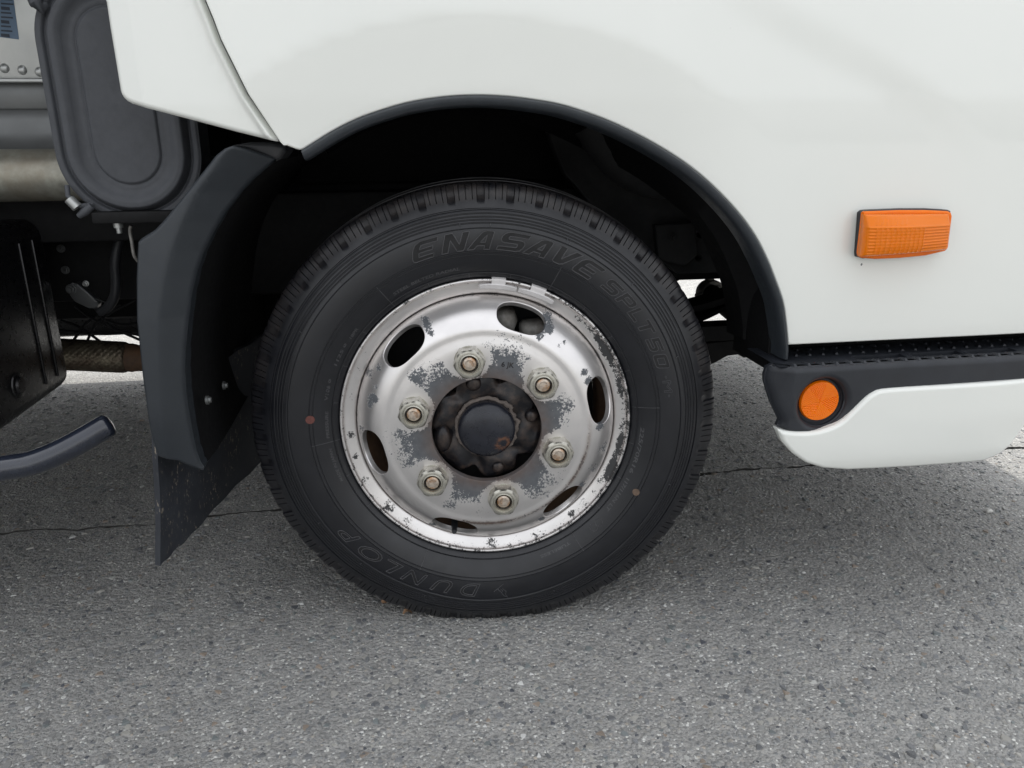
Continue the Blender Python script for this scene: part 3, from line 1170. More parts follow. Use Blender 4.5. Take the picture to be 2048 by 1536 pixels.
w = np.maximum(w, np.where(arcA > 0.05, arcA - 0.5 * ((r - 0.2118) / 0.0062) ** 2, -1))
w = np.maximum(w, np.where((r > 0.2155), 0.30 + 0.24 * np.exp(-((th - 75) / 45) ** 2) + 0.08 * (np.abs(th) > 120), -1))
w = np.maximum(w, np.where(r > 0.208, 0.06 + 0.14 * (np.abs(th) > 115), -0.6))
w = np.maximum(w, np.where((r > 0.2155) & (th > -60) & (th < 28), 0.16, -1))
ru = 0.5 * np.exp(-((r - 0.2165) / 0.0022) ** 2) + 0.4 * np.exp(-((r - 0.1985) / 0.002) ** 2)
rim = mk('rim', V, [f[::-1] for f in F], M_WHEEL, WHEEL, 60, {'wear': w, 'rust': ru, 'dark': np.ones_like(w) * 0.85})
lathe('barrel', [(0.1975, 0.020), (0.193, 0.035), (0.183, 0.055), (0.179, 0.09), (0.185, 0.14), (0.20, 0.165)], M_RUST, WHEEL, 96)

# --- tyre
def build_tyre():
    P = [(0.2120, 0.0130), (0.2205, 0.0070), (0.2226, 0.0030), (0.2240, 0.0004), (0.2265, -0.0022), (0.2298, -0.0044),
         (0.2308, -0.0050), (0.2315, -0.0064), (0.2323, -0.0064), (0.2330, -0.0056), (0.2370, -0.0082), (0.2440, -0.0118), (0.2510, -0.0148),
         (0.2578, -0.0172), (0.2584, -0.0174), (0.2588, -0.0184), (0.2594, -0.0184), (0.2598, -0.0178), (0.2627, -0.0186), (0.2633, -0.0188), (0.2637, -0.0199), (0.2643, -0.0199), (0.2648, -0.0191),
         (0.2720, -0.0202), (0.2800, -0.0204), (0.2880, -0.0200), (0.2945, -0.0190), (0.2952, -0.0188), (0.2957, -0.0200), (0.2970, -0.0204)]
    for rr in (0.3033, 0.3074, 0.3114, 0.3160):
        yb = -0.0203 + (rr - 0.297) * 0.28
        P += [(rr - 0.0014, yb), (rr - 0.0008, yb + 0.0011), (rr + 0.0002, yb + 0.0011), (rr + 0.0008, yb + 0.0002)]
    P += [(0.3188, -0.0138), (0.3200, -0.0130), (0.3208, -0.0108), (0.3218, -0.0105), (0.3228, -0.0118), (0.3260, -0.0105), (0.3310, -0.0082), (0.3340, -0.0066), (0.3370, -0.0050),
          (0.3410, -0.0030), (0.3450, -0.0012), (0.3490, 0.0008), (0.3520, 0.0028), (0.3540, 0.0050), (0.3552, 0.0080), (0.3560, 0.0130), (0.3568, 0.0200), (0.3573, 0.0280), (0.3574, 0.0340),
          (0.3500, 0.0350), (0.3500, 0.0400), (0.3578, 0.0410), (0.3588, 0.0600), (0.3592, 0.0780), (0.3500, 0.0790), (0.3500, 0.0860), (0.3594, 0.0870), (0.3594, 0.1120), (0.3500, 0.1130), (0.3500, 0.1200),
          (0.3590, 0.1210), (0.3582, 0.1500), (0.3560, 0.1900), (0.3500, 0.2010), (0.3300, 0.2120), (0.2900, 0.2200), (0.2500, 0.2150), (0.2200, 0.1960), (0.2100, 0.18)]
    P = np.array(P)
    Rr, Yy = P[:, 0], P[:, 1]
    npitch = 51
    pt = 2 * math.pi / npitch
    d1 = math.radians(1)
    angs, kind = [], []
    base0 = math.radians(-0.35)
    for k in range(npitch):
        a0 = base0 + k * pt
        for da, kd in ((-0.98, 0), (-0.78, 1), (0.0, 1), (0.78, 1), (0.98, 0)):
            angs.append(a0 + da * d1)
            kind.append(kd)
        for s_ in (1.95, 3.53, 5.11):
            for da, kd in ((-0.11, 0), (-0.04, 2), (0.04, 2), (0.11, 0)):
                angs.append(a0 + (s_ + da) * d1)
                kind.append(kd)
            angs.append(a0 + (s_ + 0.79) * d1)
            kind.append(0)
        angs.pop()
        kind.pop()
    V = []
    dust = []
    shoulder = (Yy < 0.033) & (Rr > 0.3315)
    f_n = np.clip((Rr - 0.3315) / 0.006, 0, 1) * (Yy < 0.033)
    f_s = ((Rr > 0.3365) & (Yy < 0.033)).astype(float)
    topf = np.clip((Rr - 0.345) / 0.008, 0, 1) * (Yy < 0.033)
    for a, kd in zip(angs, kind):
        s, c = math.sin(a), math.cos(a)
        R2, Y2 = Rr.copy(), Yy.copy()
        if kd == 1:
            R2 = R2 - topf * 0.0004
            Y2 = Y2 + f_n * 0.0038
        elif kd == 2:
            R2 = R2 - topf * f_s * 0.0004
            Y2 = Y2 + f_s * 0.0035
        x, z = R2 * s, R2 * c
        V.append(np.stack([x, Y2, z], 1))
        wob = 0.5 + 0.5 * math.sin(a * 9) * math.sin(a * 23 + 1)
        dd = (Rr > 0.333) * (Yy < 0.2) * (0.35 + 0.65 * (math.cos(a) > 0.2)) * (0.4 + 0.6 * wob)
        if -0.4 < a < 0.3 or a > 2 * math.pi - 0.4:
            dd = dd + 0.5 * ((Rr > 0.3345) & (Yy < 0.033))
        dust.append(dd)
    V = np.concatenate(V)
    # standing on the ground: the tread flattens and the side wall swells a little
    z = V[:, 2]
    lowm = z < -WC
    V[lowm, 2] = -WC + 0.0006
    rr = np.hypot(V[:, 0], V[:, 2])
    bul = np.exp(-((z + 0.305) / 0.03) ** 2) * np.exp(-(V[:, 0] / 0.11) ** 2) * (V[:, 1] < 0.05)
    V[:, 1] -= 0.004 * bul
    m = len(P)
    n = len(angs)
    F = []
    for i in range(n):
        j = (i + 1) % n
        for k in range(m - 1):
            F.append((i * m + k, i * m + k + 1, j * m + k + 1, j * m + k))
    return mk('tyre', V, [f[::-1] for f in F], M_RUB, WHEEL, 30, {'dust': np.concatenate(dust)})


TYRE = build_tyre()
WALL_R = np.array([0.2205, 0.2240, 0.2298, 0.2370, 0.2440, 0.2510, 0.2578, 0.2640, 0.2720, 0.2800, 0.2880, 0.2945, 0.3000, 0.3188])
WALL_Y = np.array([0.0070, 0.0004, -0.0044, -0.0082, -0.0118, -0.0148, -0.0172, -0.0189, -0.0202, -0.0204, -0.0200, -0.0190, -0.0195, -0.0138])
wall_y0 = lambda rr: np.interp(rr, WALL_R, WALL_Y)


def wall_y(rr, aa=None):
    y = wall_y0(rr)
    if aa is None:
        return y
    x_, z_ = rr * np.sin(aa), rr * np.cos(aa)
    return y - 0.004 * np.exp(-((z_ + 0.305) / 0.03) ** 2) * np.exp(-(x_ / 0.11) ** 2)



def wrap_text(txt, a0, a1, r0, hgt, outline=True, fill=False, shear=0.0, lift=0.0003, bev=0.00038, thick=0.0, mat=None):
    """raised lettering on the side wall between two angles (degrees, clockwise from up)"""
    objs = []
    for mode in (['o'] if outline else []) + (['f'] if fill else []):
        cu = bpy.data.curves.new('t', 'FONT')
        cu.body = txt
        cu.size = 1.0
        cu.shear = shear
        cu.offset = thick
        cu.resolution_u = 3
        if mode == 'o':
            cu.fill_mode = 'NONE'
        o = bpy.data.objects.new('t', cu)
        COL.objects.link(o)
        dg = bpy.context.evaluated_depsgraph_get()
        if mode == 'o':
            me = bpy.data.meshes.new_from_object(o.evaluated_get(dg))
            Vv = np.array([v.co[:2] for v in me.vertices])
            E = [tuple(e.vertices) for e in me.edges]
        else:
            me = bpy.data.meshes.new_from_object(o.evaluated_get(dg))
            Vv = np.array([v.co[:2] for v in me.vertices])
            Fc = [tuple(p.vertices) for p in me.polygons]
        bpy.data.objects.remove(o)
        bpy.data.curves.remove(cu)
        bpy.data.meshes.remove(me)
        x0, x1 = Vv[:, 0].min(), Vv[:, 0].max()
        hcap = 0.73
        ang_ = np.radians(a0 + (Vv[:, 0] - x0) / (x1 - x0) * (a1 - a0))
        rad_ = r0 + Vv[:, 1] / hcap * hgt
        pos = lambda rr, aa, l: np.stack([rr * np.sin(aa), wall_y(rr, aa) - l, rr * np.cos(aa)], -1)
        if mode == 'f':
            VV = pos(rad_, ang_, lift)
            FF = []
            for f in Fc:
                a, b, c = VV[f[0]], VV[f[1]], VV[f[2]]
                FF.append(f if np.cross(b - a, c - a)[1] < 0 else f[::-1])
            objs.append(mk('lettering', VV, FF, mat or M_RUBLET, WHEEL, False))
        else:
            VV, FF = [], []
            for a, b in E:                                # a small ridge along each outline edge
                pa = np.array([rad_[a], ang_[a]])
                pb = np.array([rad_[b], ang_[b]])
                A = pos(pa[0], pa[1], 0)
                B = pos(pb[0], pb[1], 0)
                d = B - A
                L = np.linalg.norm(d)
                if L < 1e-7:
                    continue
                d /= L
                sd = np.cross(d, np.array([0, 1.0, 0])) * bev
                s = len(VV)
                up = np.array([0, -1.0, 0])
                for Q in (A - d * bev * 0.3, B + d * bev * 0.3):
                    VV += [Q + sd * 1.1, Q + sd * 0.45 + up * bev * 1.5, Q - sd * 0.45 + up * bev * 1.5, Q - sd * 1.1]
                FF += [(s, s + 4, s + 5, s + 1), (s + 1, s + 5, s + 6, s + 2), (s + 2, s + 6, s + 7, s + 3)]
            if VV:
                objs.append(mk('lettering', VV, FF, mat or M_RUBLINE, WHEEL, False))
    return objs


def word_chars(txt, spans, r0, hgt, shear, thick):
    for ch, (a, b) in zip(txt, spans):
        wrap_text(ch, a, b, r0, hgt, True, True, shear, thick=thick, bev=0.00065)


GLY = {
    'E': [[(1, 1), (.28, 1), (.10, .90), (.02, .74), (0, .55), (0, .18), (.05, .05), (.18, 0), (.93, 0), (.93, .20), (.27, .20), (.27, .41), (.84, .41), (.84, .59), (.28, .59), (.33, .78), (1, .78)]],
    'N': [[(0, 0), (0, 1), (.30, 1), (.72, .36), (.72, 1), (1, 1), (1, .06), (.95, 0), (.70, 0), (.28, .64), (.28, 0)]],
    'A': [[(0, 0), (.40, .90), (.50, .98), (.60, 1), (.80, 1), (.90, .94), (1, 0), (.76, 0), (.73, .20), (.40, .20), (.30, 0)], [(.48, .38), (.70, .38), (.66, .78)]],
    'S': [[(1, 1), (.20, 1), (.06, .92), (0, .78), (0, .60), (.07, .47), (.20, .41), (.70, .41), (.74, .37), (.74, .25), (.70, .21), (0, .21), (0, 0), (.80, 0), (.94, .07), (1, .21), (1, .44), (.93, .57), (.80, .62), (.30, .62), (.27, .66), (.27, .75), (.30, .79), (1, .79)]],
    'V': [[(0, 1), (.13, .10), (.22, .02), (.32, 0), (.52, 0), (.64, .08), (1, 1), (.70, 1), (.42, .30), (.27, 1)]],
    'P': [[(0, 0), (0, 1), (.82, 1), (.96, .92), (1, .80), (1, .52), (.94, .40), (.80, .34), (.25, .34), (.25, 0)], [(.25, .54), (.72, .54), (.76, .58), (.76, .76), (.72, .80), (.25, .80)]],
    'L': [[(0, 1), (.26, 1), (.26, .21), (1, .21), (1, 0), (0, 0)]],
    'T': [[(0, 1), (1, 1), (1, .79), (.64, .79), (.64, 0), (.37, 0), (.37, .79), (0, .79)]],
    '5': [[(1, 1), (0, 1), (0, .41), (.70, .41), (.74, .37), (.74, .25), (.70, .21), (0, .21), (0, 0), (.80, 0), (.94, .07), (1, .21), (1, .44), (.93, .57), (.80, .62), (.27, .62), (.27, .79), (1, .79)]],
    '0': [[(.18, 0), (.82, 0), (.95, .06), (1, .20), (1, .80), (.95, .94), (.82, 1), (.18, 1), (.05, .94), (0, .80), (0, .20), (.05, .06)], [(.26, .24), (.74, .24), (.74, .76), (.26, .76)]],
}


def glyph(ch, a0, a1, r0, hgt, shear, bev):
    """one moulded letter: sunk dark field with a raised edge, bent onto the side wall"""
    wid = math.radians(a1 - a0) * (r0 + hgt / 2)
    sh = shear * hgt
    loops = []
    for L in GLY[ch]:
        P_ = np.array(L, float)
        P_ = np.stack([P_[:, 0] * (wid - sh) + P_[:, 1] * sh, P_[:, 1] * hgt], 1)
        loops.append(resample(P_, 0.0022))
    pos = lambda Q, l: np.stack([(r0 + Q[:, 1]) * np.sin(math.radians(a0) + Q[:, 0] / (r0 + hgt / 2)), wall_y(r0 + Q[:, 1], math.radians(a0) + Q[:, 0] / (r0 + hgt / 2)) - l,
                                 (r0 + Q[:, 1]) * np.cos(math.radians(a0) + Q[:, 0] / (r0 + hgt / 2))], -1)
    V2, T = tri_region(loops, np.zeros((0, 2)))
    VV = pos(V2, 0.00035)
    FF = []
    for t in T:
        a, b, c = VV[t]
        FF.append(tuple(t) if np.cross(b - a, c - a)[1] < 0 else tuple(t[::-1]))
    mk('lettering', VV, FF, M_RUBLET, WHEEL, False)
    VV, FF = [], []
    for L in loops:
        A3 = pos(L, 0)
        m = len(A3)
        d = np.roll(A3, -1, 0) - np.roll(A3, 1, 0)
        d /= np.linalg.norm(d, axis=1)[:, None] + 1e-12
        sd = np.cross(d, np.array([0, 1.0, 0])) * bev
        up = np.array([0, -1.0, 0])
        s0 = len(VV)
        for p_, q_ in zip(A3, sd):
            VV += [p_ + q_ * 1.1, p_ + q_ * 0.5 + up * bev * 1.4, p_ - q_ * 0.5 + up * bev * 1.4, p_ - q_ * 1.1]
        for i_ in range(m):
            a, b = s0 + 4 * i_, s0 + 4 * ((i_ + 1) % m)
            for k_ in range(3):
                FF.append((a + k_, b + k_, b + k_ + 1, a + k_ + 1))
    mk('lettering', VV, FF, M_RUBLINE, WHEEL, 50)


for ch, a, b in (('E', -21.8, -12.4), ('N', -12.6, -3.6), ('A', -4.9, 4.0), ('S', 3.9, 13.4), ('A', 11.9, 20.8), ('V', 20.2, 29.0), ('E', 27.6, 36.6)):
    glyph(ch, a, b, 0.2665, 0.0255, 0.42, 0.0008)
for ch, a, b in (('S', 38.2, 44.6), ('P', 44.4, 50.6), ('L', 50.2, 55.4), ('T', 54.6, 60.4), ('5', 61.0, 66.6), ('0', 66.6, 72.4)):
    glyph(ch, a, b, 0.2690, 0.0195, 0.32, 0.00055)
wrap_text('\u00b7M\u00b7', 74.6, 81.4, 0.2725, 0.0130, True, False, 0.1)
word_chars('DUNLOP', [(183.2, 189.6), (192.6, 199.4), (201.4, 209.4), (210.4, 216.2), (218.0, 226.0), (228.0, 234.6)], 0.2685, 0.0230, 0.30, 0.034)
wrap_text('STEEL BELTED RADIAL', -32.6, -8.0, 0.2385, 0.0045, False, True, 0.1, thick=0.02, mat=M_RUBLINE, lift=0.0005)
wrap_text('225/70R16', 92.4, 111.0, 0.2372, 0.0056, False, True, 0.1, thick=0.02, mat=M_RUBLINE, lift=0.0005)
wrap_text('117/116N LT', 113.4, 128.4, 0.2375, 0.0052, False, True, 0.1, thick=0.02, mat=M_RUBLINE, lift=0.0005)
wrap_text('TUBELESS', 147.4, 160.0, 0.2400, 0.0042, False, True, 0.0, thick=0.02, mat=M_RUBLINE, lift=0.0005)
wrap_text('MADE IN JAPAN', -111.0, -97.6, 0.2375, 0.0040, False, True, 0.1, thick=0.02, mat=M_RUBLINE, lift=0.0005)
wrap_text('PRESSURE', -93.6, -83.2, 0.2375, 0.0042, False, True, 0.1, thick=0.02, mat=M_RUBLINE, lift=0.0005)
wrap_text('V106', -79.0, -73.6, 0.2395, 0.0046, True, False, 0.1)
wrap_text('o', -72.6, -71.0, 0.2405, 0.0046, True, False, 0.0)
wrap_text('1125', -65.8, -59.4, 0.2390, 0.0044, False, True, 0.1, thick=0.02, mat=M_RUBLINE, lift=0.0005)
wrap_text('o', -58.4, -56.9, 0.2400, 0.0046, True, False, 0.0)
wrap_text('18PR', -54.6, -50.0, 0.2380, 0.0042, False, True, 0.1, thick=0.02, mat=M_RUBLINE, lift=0.0005)


# ticks, long mould lines, emblem, dots
def ridge(VV, FF, pts, wd=0.0005, ht=0.0007):
    P_ = np.array([[r_ * math.sin(a_), wall_y(r_, a_), r_ * math.cos(a_)] for r_, a_ in pts])
    for A, B in zip(P_[:-1], P_[1:]):
        d = (B - A) / (np.linalg.norm(B - A) + 1e-12)
        sd = np.cross(d, np.array([0, 1.0, 0])) * wd
        up = np.array([0, -1.0, 0]) * ht
        s = len(VV)
        for Q in (A, B):
            VV += [Q + sd, Q + sd * 0.4 + up, Q - sd * 0.4 + up, Q - sd]
        FF += [(s, s + 4, s + 5, s + 1), (s + 1, s + 5, s + 6, s + 2), (s + 2, s + 6, s + 7, s + 3)]


def mould_line(pts, wd=0.0006, ht=0.0008):
    VV, FF = [], []
    ridge(VV, FF, pts, wd, ht)
    mk('mould_line', VV, FF, M_RUBLINE, WHEEL, False)


for k in range(24):
    a = math.radians(-35.2 + 15 * k)
    mould_line([(0.2245 + (0.2320 - 0.2245) * t, a) for t in np.linspace(0, 1, 5)])
for k in range(6):
    a = math.radians(-35.2 + 60 * k)
    mould_line([(0.232 + (0.2640 - 0.232) * t, a) for t in np.linspace(0, 1, 7)])
for a_, r_ in ((-6, .3005), (2, .2985), (23, .3005), (24, .297), (45, .30), (-42, .299), (70, .301), (110, .30), (-120, .3), (-60, .302), (200, .303), (160, .302), (222, .30)):
    mould_line([(r_, math.radians(a_)), (r_ + 0.004, math.radians(a_))], 0.0006, 0.0016)
VV, FF = [], []
em = [(0.270, 175.2), (0.2745, 176.6), (0.282, 178.6), (0.2775, 177.4), (0.2835, 176.3), (0.290, 175.6), (0.2945, 174.4), (0.288, 175.0), (0.2835, 174.6), (0.2775, 175.8)]
ridge(VV, FF, [(r_, math.radians(a_)) for r_, a_ in em], 0.0005, 0.0008)
ridge(VV, FF, [(0.2815 + 0.002 * math.cos(t), math.radians(176.1) + 0.007 * math.sin(t)) for t in np.linspace(0, 6.28, 14)], 0.0004, 0.0008)
mk('emblem', VV, FF, M_RUBLINE, WHEEL, False)
VV, FF = [], []
for da in (-1.4, 1.4):
    ridge(VV, FF, [(0.2442 + 0.0058 * math.cos(t), math.radians(135.2 + da) + 0.024 * math.sin(t)) for t in np.linspace(0, 6.28, 22)], 0.0005, 0.0008)
mk('emblem', VV, FF, M_RUBLINE, WHEEL, False)


def dot(aa, r0, rad, mat):
    VV = []
    for k in range(18):
        t = 2 * math.pi * k / 18
        rr = r0 + rad * math.cos(t)
        a = math.radians(aa) + rad * math.sin(t) / r0
        VV.append((rr * math.sin(a), wall_y(rr) - 0.0011, rr * math.cos(a)))
    VV.append((r0 * math.sin(math.radians(aa)), wall_y(r0) - 0.0013, r0 * math.cos(math.radians(aa))))
    mk('paint_dot', VV, [(k, (k + 1) % 18, 18) for k in range(18)], mat, WHEEL, False)


dot(-85.9, 0.2621, 0.0066, M_DOTR)
dot(116.4, 0.2590, 0.0056, M_DOTY)

def stamp(txt, px, py, size, rot, yl, mat):
    cu = bpy.data.curves.new('t', 'FONT')
    cu.body = txt
    cu.size = size
    cu.offset = 0.01 * size
    o = bpy.data.objects.new('t', cu)
    COL.objects.link(o)
    me = bpy.data.meshes.new_from_object(o.evaluated_get(bpy.context.evaluated_depsgraph_get()))
    bpy.data.objects.remove(o)
    bpy.data.curves.remove(cu)
    bx, bz = PW(px, py, yl)
    ca, sa = math.cos(rot), math.sin(rot)
    for v in me.vertices:
        x_, z_ = v.co.x, v.co.y
        v.co = (bx + x_ * ca - z_ * sa, yl, bz + x_ * sa + z_ * ca)
    me.name = 'stamp'
    link('stamp', me, mat, WHEEL)


stamp('6 JK', 1002, 733, 0.011, math.radians(-8), -0.0350, M_HUB)
# --- hub behind the bore
def build_hub():
    V, F = [], []
    na, nr = 180, 30
    for i in range(na):
        a = 2 * math.pi * i / na
        k = max(0, math.cos(6 * (a - math.radians(17))))
        ro = 0.0845 - 0.0125 * k ** 3
        for j in range(nr):
            t = j / (nr - 1)
            rr = 0.040 + (ro - 0.040) * t
            q = math.cos(6 * (a - math.radians(17)))
            y = -0.0115 - 0.0045 * math.sin(t * 3.14) * (0.4 - 0.6 * q) + 0.004 * t * t * (q > 0) * q
            y += 0.0016 * math.sin(a * 11 + 3 * t) * t + 0.0012 * math.sin(a * 5 + 7 * t)
            y += 0.010 * max(0, t - 0.88) / 0.12 * (0.3 + 0.7 * max(0, q))
            V.append((rr * math.sin(a), y, rr * math.cos(a)))
    for i in range(na):
        i2 = (i + 1) % na
        for j in range(nr - 1):
            F.append((i * nr + j, i * nr + j + 1, i2 * nr + j + 1, i2 * nr + j))
    o = mk('hub', V, [f[::-1] for f in F], M_HUB, WHEEL, 50)
    return o


build_hub()
lathe('hub_drum', [(0.0, 0.012), (0.060, 0.012), (0.120, 0.016), (0.138, 0.03), (0.142, 0.088), (0.1785, 0.092)], M_FRAME, WHEEL, 64)
for a_, r_, rad, mt in ((-15, .0705, .0115, M_HUB), (78, .0700, .0100, M_HUB), (166, .0690, .0095, M_HUB), (254, .0690, .0150, M_HUB)):
    a = math.radians(a_)
    pr = [(0.0, -0.0085), (rad * 0.45, -0.0082), (rad * 0.8, -0.0068), (rad, -0.003), (rad * 1.12, 0.004), (rad * 1.15, 0.009)]
    o = lathe('hub_boss', pr, mt, WHEEL, 24, 60, (r_ * math.sin(a), -0.0125, r_ * math.cos(a)))
    if a_ == 254:
        o.scale = (0.85, 1, 1.35)
CAPP = [(0.0445, 0.0), (0.0432, -0.012), (0.0428, -0.022), (0.0427, -0.0285), (0.0420, -0.0320), (0.0400, -0.0352), (0.0360, -0.0385), (0.0300, -0.0415), (0.0220, -0.0438), (0.0120, -0.0450), (0.0, -0.0454)]
lathe('hub_cap', [tuple(p) for p in catmull(CAPP, 4)], M_CAP, WHEEL, 72, 60)
V, F = [], []
nA, nB = 160, 8
for i in range(nA):
    a = 2 * math.pi * i / nA
    lump = 0.0011 * math.sin(a * 9 + 1) + 0.0009 * math.sin(a * 23) + RNG.normal(0, 0.00035)
    right = math.exp(-((a - 1.3) / 0.9) ** 2)
    rr = 0.0447 + lump * (0.5 + 1.2 * right)
    hh = 0.0034 + 0.0010 * right + RNG.normal(0, 0.0002)
    for k in range(nB):
        t = 2 * math.pi * k / nB
        R_ = rr + hh * math.cos(t)
        V.append((R_ * math.sin(a), -0.0165 + 0.0030 * math.sin(t), R_ * math.cos(a)))
for i in range(nA):
    i2 = (i + 1) % nA
    for k in range(nB):
        k2 = (k + 1) % nB
        F.append((i * nB + k, i2 * nB + k, i2 * nB + k2, i * nB + k2))
mk('grease_ring', V, F, M_GREASE, WHEEL, 50)


# --- nuts and studs
def nut_mesh():
    AF = 0.0413
    n = 72
    V, F = [], []
    rings = []
    for (kind, y, extra) in (('hex', 0.0, 0), ('hex', -0.0150, 0), ('ch', -0.0190, 0), ('ch', -0.0216, 1), ('c', -0.0222, 0.0178), ('c', -0.0222, 0.0158), ('c', -0.0200, 0.0148), ('c', -0.0205, 0.0130), ('c', -0.0170, 0.0122), ('c', -0.0120, 0.0118)):
        ring = []
        for i in range(n):
            t = 2 * math.pi * i / n
            k = ((t + math.pi / 6) % (math.pi / 3)) - math.pi / 6
            hexr = (AF / 2) / math.cos(k)
            if kind == 'hex':
                rr, yy = hexr, y
            elif kind == 'ch':
                lim = 0.0222 if extra == 0 else 0.0196
                rr = min(hexr, lim) if extra == 0 else min(hexr, lim)
                yy = y
            else:
                rr, yy = extra, y
            ring.append(len(V))
            V.append((rr * math.cos(t), yy, rr * math.sin(t)))
        rings.append(ring)
    for a, b in zip(rings[:-1], rings[1:]):
        for i in range(n):
            j = (i + 1) % n
            F.append((a[i], a[j], b[j], b[i]))
    return V, F


nv, nf = nut_mesh()
nut_me = None
for k, a in enumerate(NUTS):
    loc = (NR * math.sin(a), -0.0343, NR * math.cos(a))
    if nut_me is None:
        o = mk('wheel_nut', nv, nf, M_ZINC, WHEEL, 24)
        nut_me = o.data
        st = lathe('stud', [(0.0, -0.0192), (0.0050, -0.0191), (0.0058, -0.0180), (0.0090, -0.0176), (0.0099, -0.0168), (0.0102, -0.0150), (0.0102, -0.006)], M_STUD, WHEEL, 32, 40)
        wsh = lathe('washer_seat', [(0.0222, 0.0005), (0.0222, -0.0006), (0.0218, -0.0010), (0.0190, -0.0010)], M_ZINC, WHEEL, 40, 30)
        trio = (o, st, wsh)
    else:
        trio = []
        for q in src:
            c = q.copy()
            COL.objects.link(c)
            c.parent = WHEEL
            trio.append(c)
    src = trio
    for q in trio:
        q.location = loc
    trio[0].rotation_euler = (0, -(0.02 + [0.12, 0.10, 0.05, 0.0, 0.03, 0.16][k]) + math.pi / 6, 0)
    trio[1].rotation_euler = (0, k * 1.3, 0)


# --- balance weights on the flange
def weight(a0, a1, clip0, clip1):
    V, F = [], []
    n = 14
    sec = [(0.2072, 0.0060), (0.2072, -0.0030), (0.2082, -0.0046), (0.2140, -0.0062), (0.2153, -0.0054), (0.2156, 0.0030)]
    for i in range(n):
        a = math.radians(a0 + (a1 - a0) * i / (n - 1))
        t = i / (n - 1)
        e = 1 - 0.35 * (abs(t - 0.5) * 2) ** 3
        for rr, y in sec:
            r2 = 0.2110 + (rr - 0.2110) * (e if rr > 0.212 else 1)
            V.append((r2 * math.sin(a), y, r2 * math.cos(a)))
    m = len(sec)
    for i in range(n - 1):
        for k in range(m - 1):
            F.append((i * m + k, (i + 1) * m + k, (i + 1) * m + k + 1, i * m + k + 1))
    F.append(tuple(range(m)))
    F.append(tuple((n - 1) * m + k for k in range(m))[::-1])
    mk('balance_weight', V, F, M_SILVER, WHEEL, 30)
    V, F = [], []
    sec = [(0.2144, -0.0056), (0.2170, -0.0052), (0.2192, -0.0058), (0.2226, -0.0052), (0.2246, -0.0022), (0.2248, 0.0035)]
    n = 6
    for i in range(n):
        a = math.radians(clip0 + (clip1 - clip0) * i / (n - 1))
        for rr, y in sec:
            V.append((rr * math.sin(a), y, rr * math.cos(a)))
    m = len(sec)
    for i in range(n - 1):
        for k in range(m - 1):
            F.append((i * m + k, (i + 1) * m + k, (i + 1) * m + k + 1, i * m + k + 1))
    for row in (0, n - 1):
        b = len(V)
        for k in range(m):
            x_, y_, z_ = V[row * m + k]
            L = math.hypot(x_, z_)
            f_ = (L - 0.002) / L
            V.append((x_ * f_, y_ + 0.003, z_ * f_))
        for k in range(m - 1):
            F.append((row * m + k, row * m + k + 1, b + k + 1, b + k))
    mk('weight_clip', V, F, M_SILVER, WHEEL, 40)


weight(-1.8, 12.9, 3.0, 8.3)
weight(13.6, 28.4, 18.2, 24.0)
# valve stem, brake parts seen through the slots
vx, vz = PW(909, 1052, 0.006)
lathe('valve_stem', [(0.0, -0.020), (0.0036, -0.020), (0.0042, -0.018), (0.0042, -0.006), (0.0052, -0.003), (0.0052, 0.03)], M_BLACK, WHEEL, 16, 30, (vx, 0.006, vz))
for (px, py, sx, sz) in ((1008, 640, 0.022, 0.022), (1072, 662, 0.030, 0.020)):
    bx, bz = PW(px, py, 0.05)
    bm = bmesh.new()
    bmesh.ops.create_icosphere(bm, subdivisions=3, radius=1)
    for v in bm.verts:
        q = v.co
        n_ = max(abs(q.x), abs(q.y), abs(q.z))
        q = q * (0.55 + 0.45 / n_ * 0.8)
        v.co = Vector((q.x * sx, q.y * 0.03, q.z * sz)) * (1 + 0.05 * math.sin(q.x * 9) * math.cos(q.z * 7))
    me = bpy.data.meshes.new('brake_caliper')
    bm.to_mesh(me)
    bm.free()
    sharpen(me, 50)
    o = link('brake_caliper', me, M_STEEL, WHEEL)
    o.location = (bx, 0.055, bz)
bx, bz = PW(779, 911, -0.022)
V = [(bx + dx, -0.0232 + dy, bz + dz) for dx, dy, dz in ((-.0015, .0015, -.004), (.0022, -.0005, -.003), (.0030, -.001, .0032), (-.0008, .001, .0030))]
mk('paint_mark', [(v[0], v[1] - 0.0025, v[2]) for v in V], [(0, 1, 2, 3)], M_BLUE, WHEEL, False)

# ------------------------------------------------------------------ marker lamp on the cab side
LY = -0.0925
GK = [(1716, 425), (1721, 420.5), (1729, 419.3), (1800, 416.5), (1850, 416.5), (1886, 418.5), (1891, 421), (1892, 429), (1882, 484), (1876, 490), (1840, 498), (1800, 505), (1740, 512), (1718, 515), (1711, 513), (1710, 505)]
pillow('turn_signal', XZ([(1725, 425), (1729, 422.5), (1800, 420), (1850, 420), (1895, 422), (1901, 425), (1903, 432), (1895, 497), (1889, 502), (1850, 511), (1800, 516), (1750, 518), (1722, 515.5), (1717, 512), (1716, 505)], LY - 0.012),
       None or (lambda x, z: LY - 0.0145 + 0 * x), M_AMBER, TRUCK, r=0.003, depth=0.003, h=0.01, he=0.003)
LAMP = bpy.data.objects['turn_signal']
pillow('gasket', XZ(GK, LY), LY - 0.0115, M_BLACK, LAMP, r=0.002, depth=0.016, h=0.02, he=0.004)


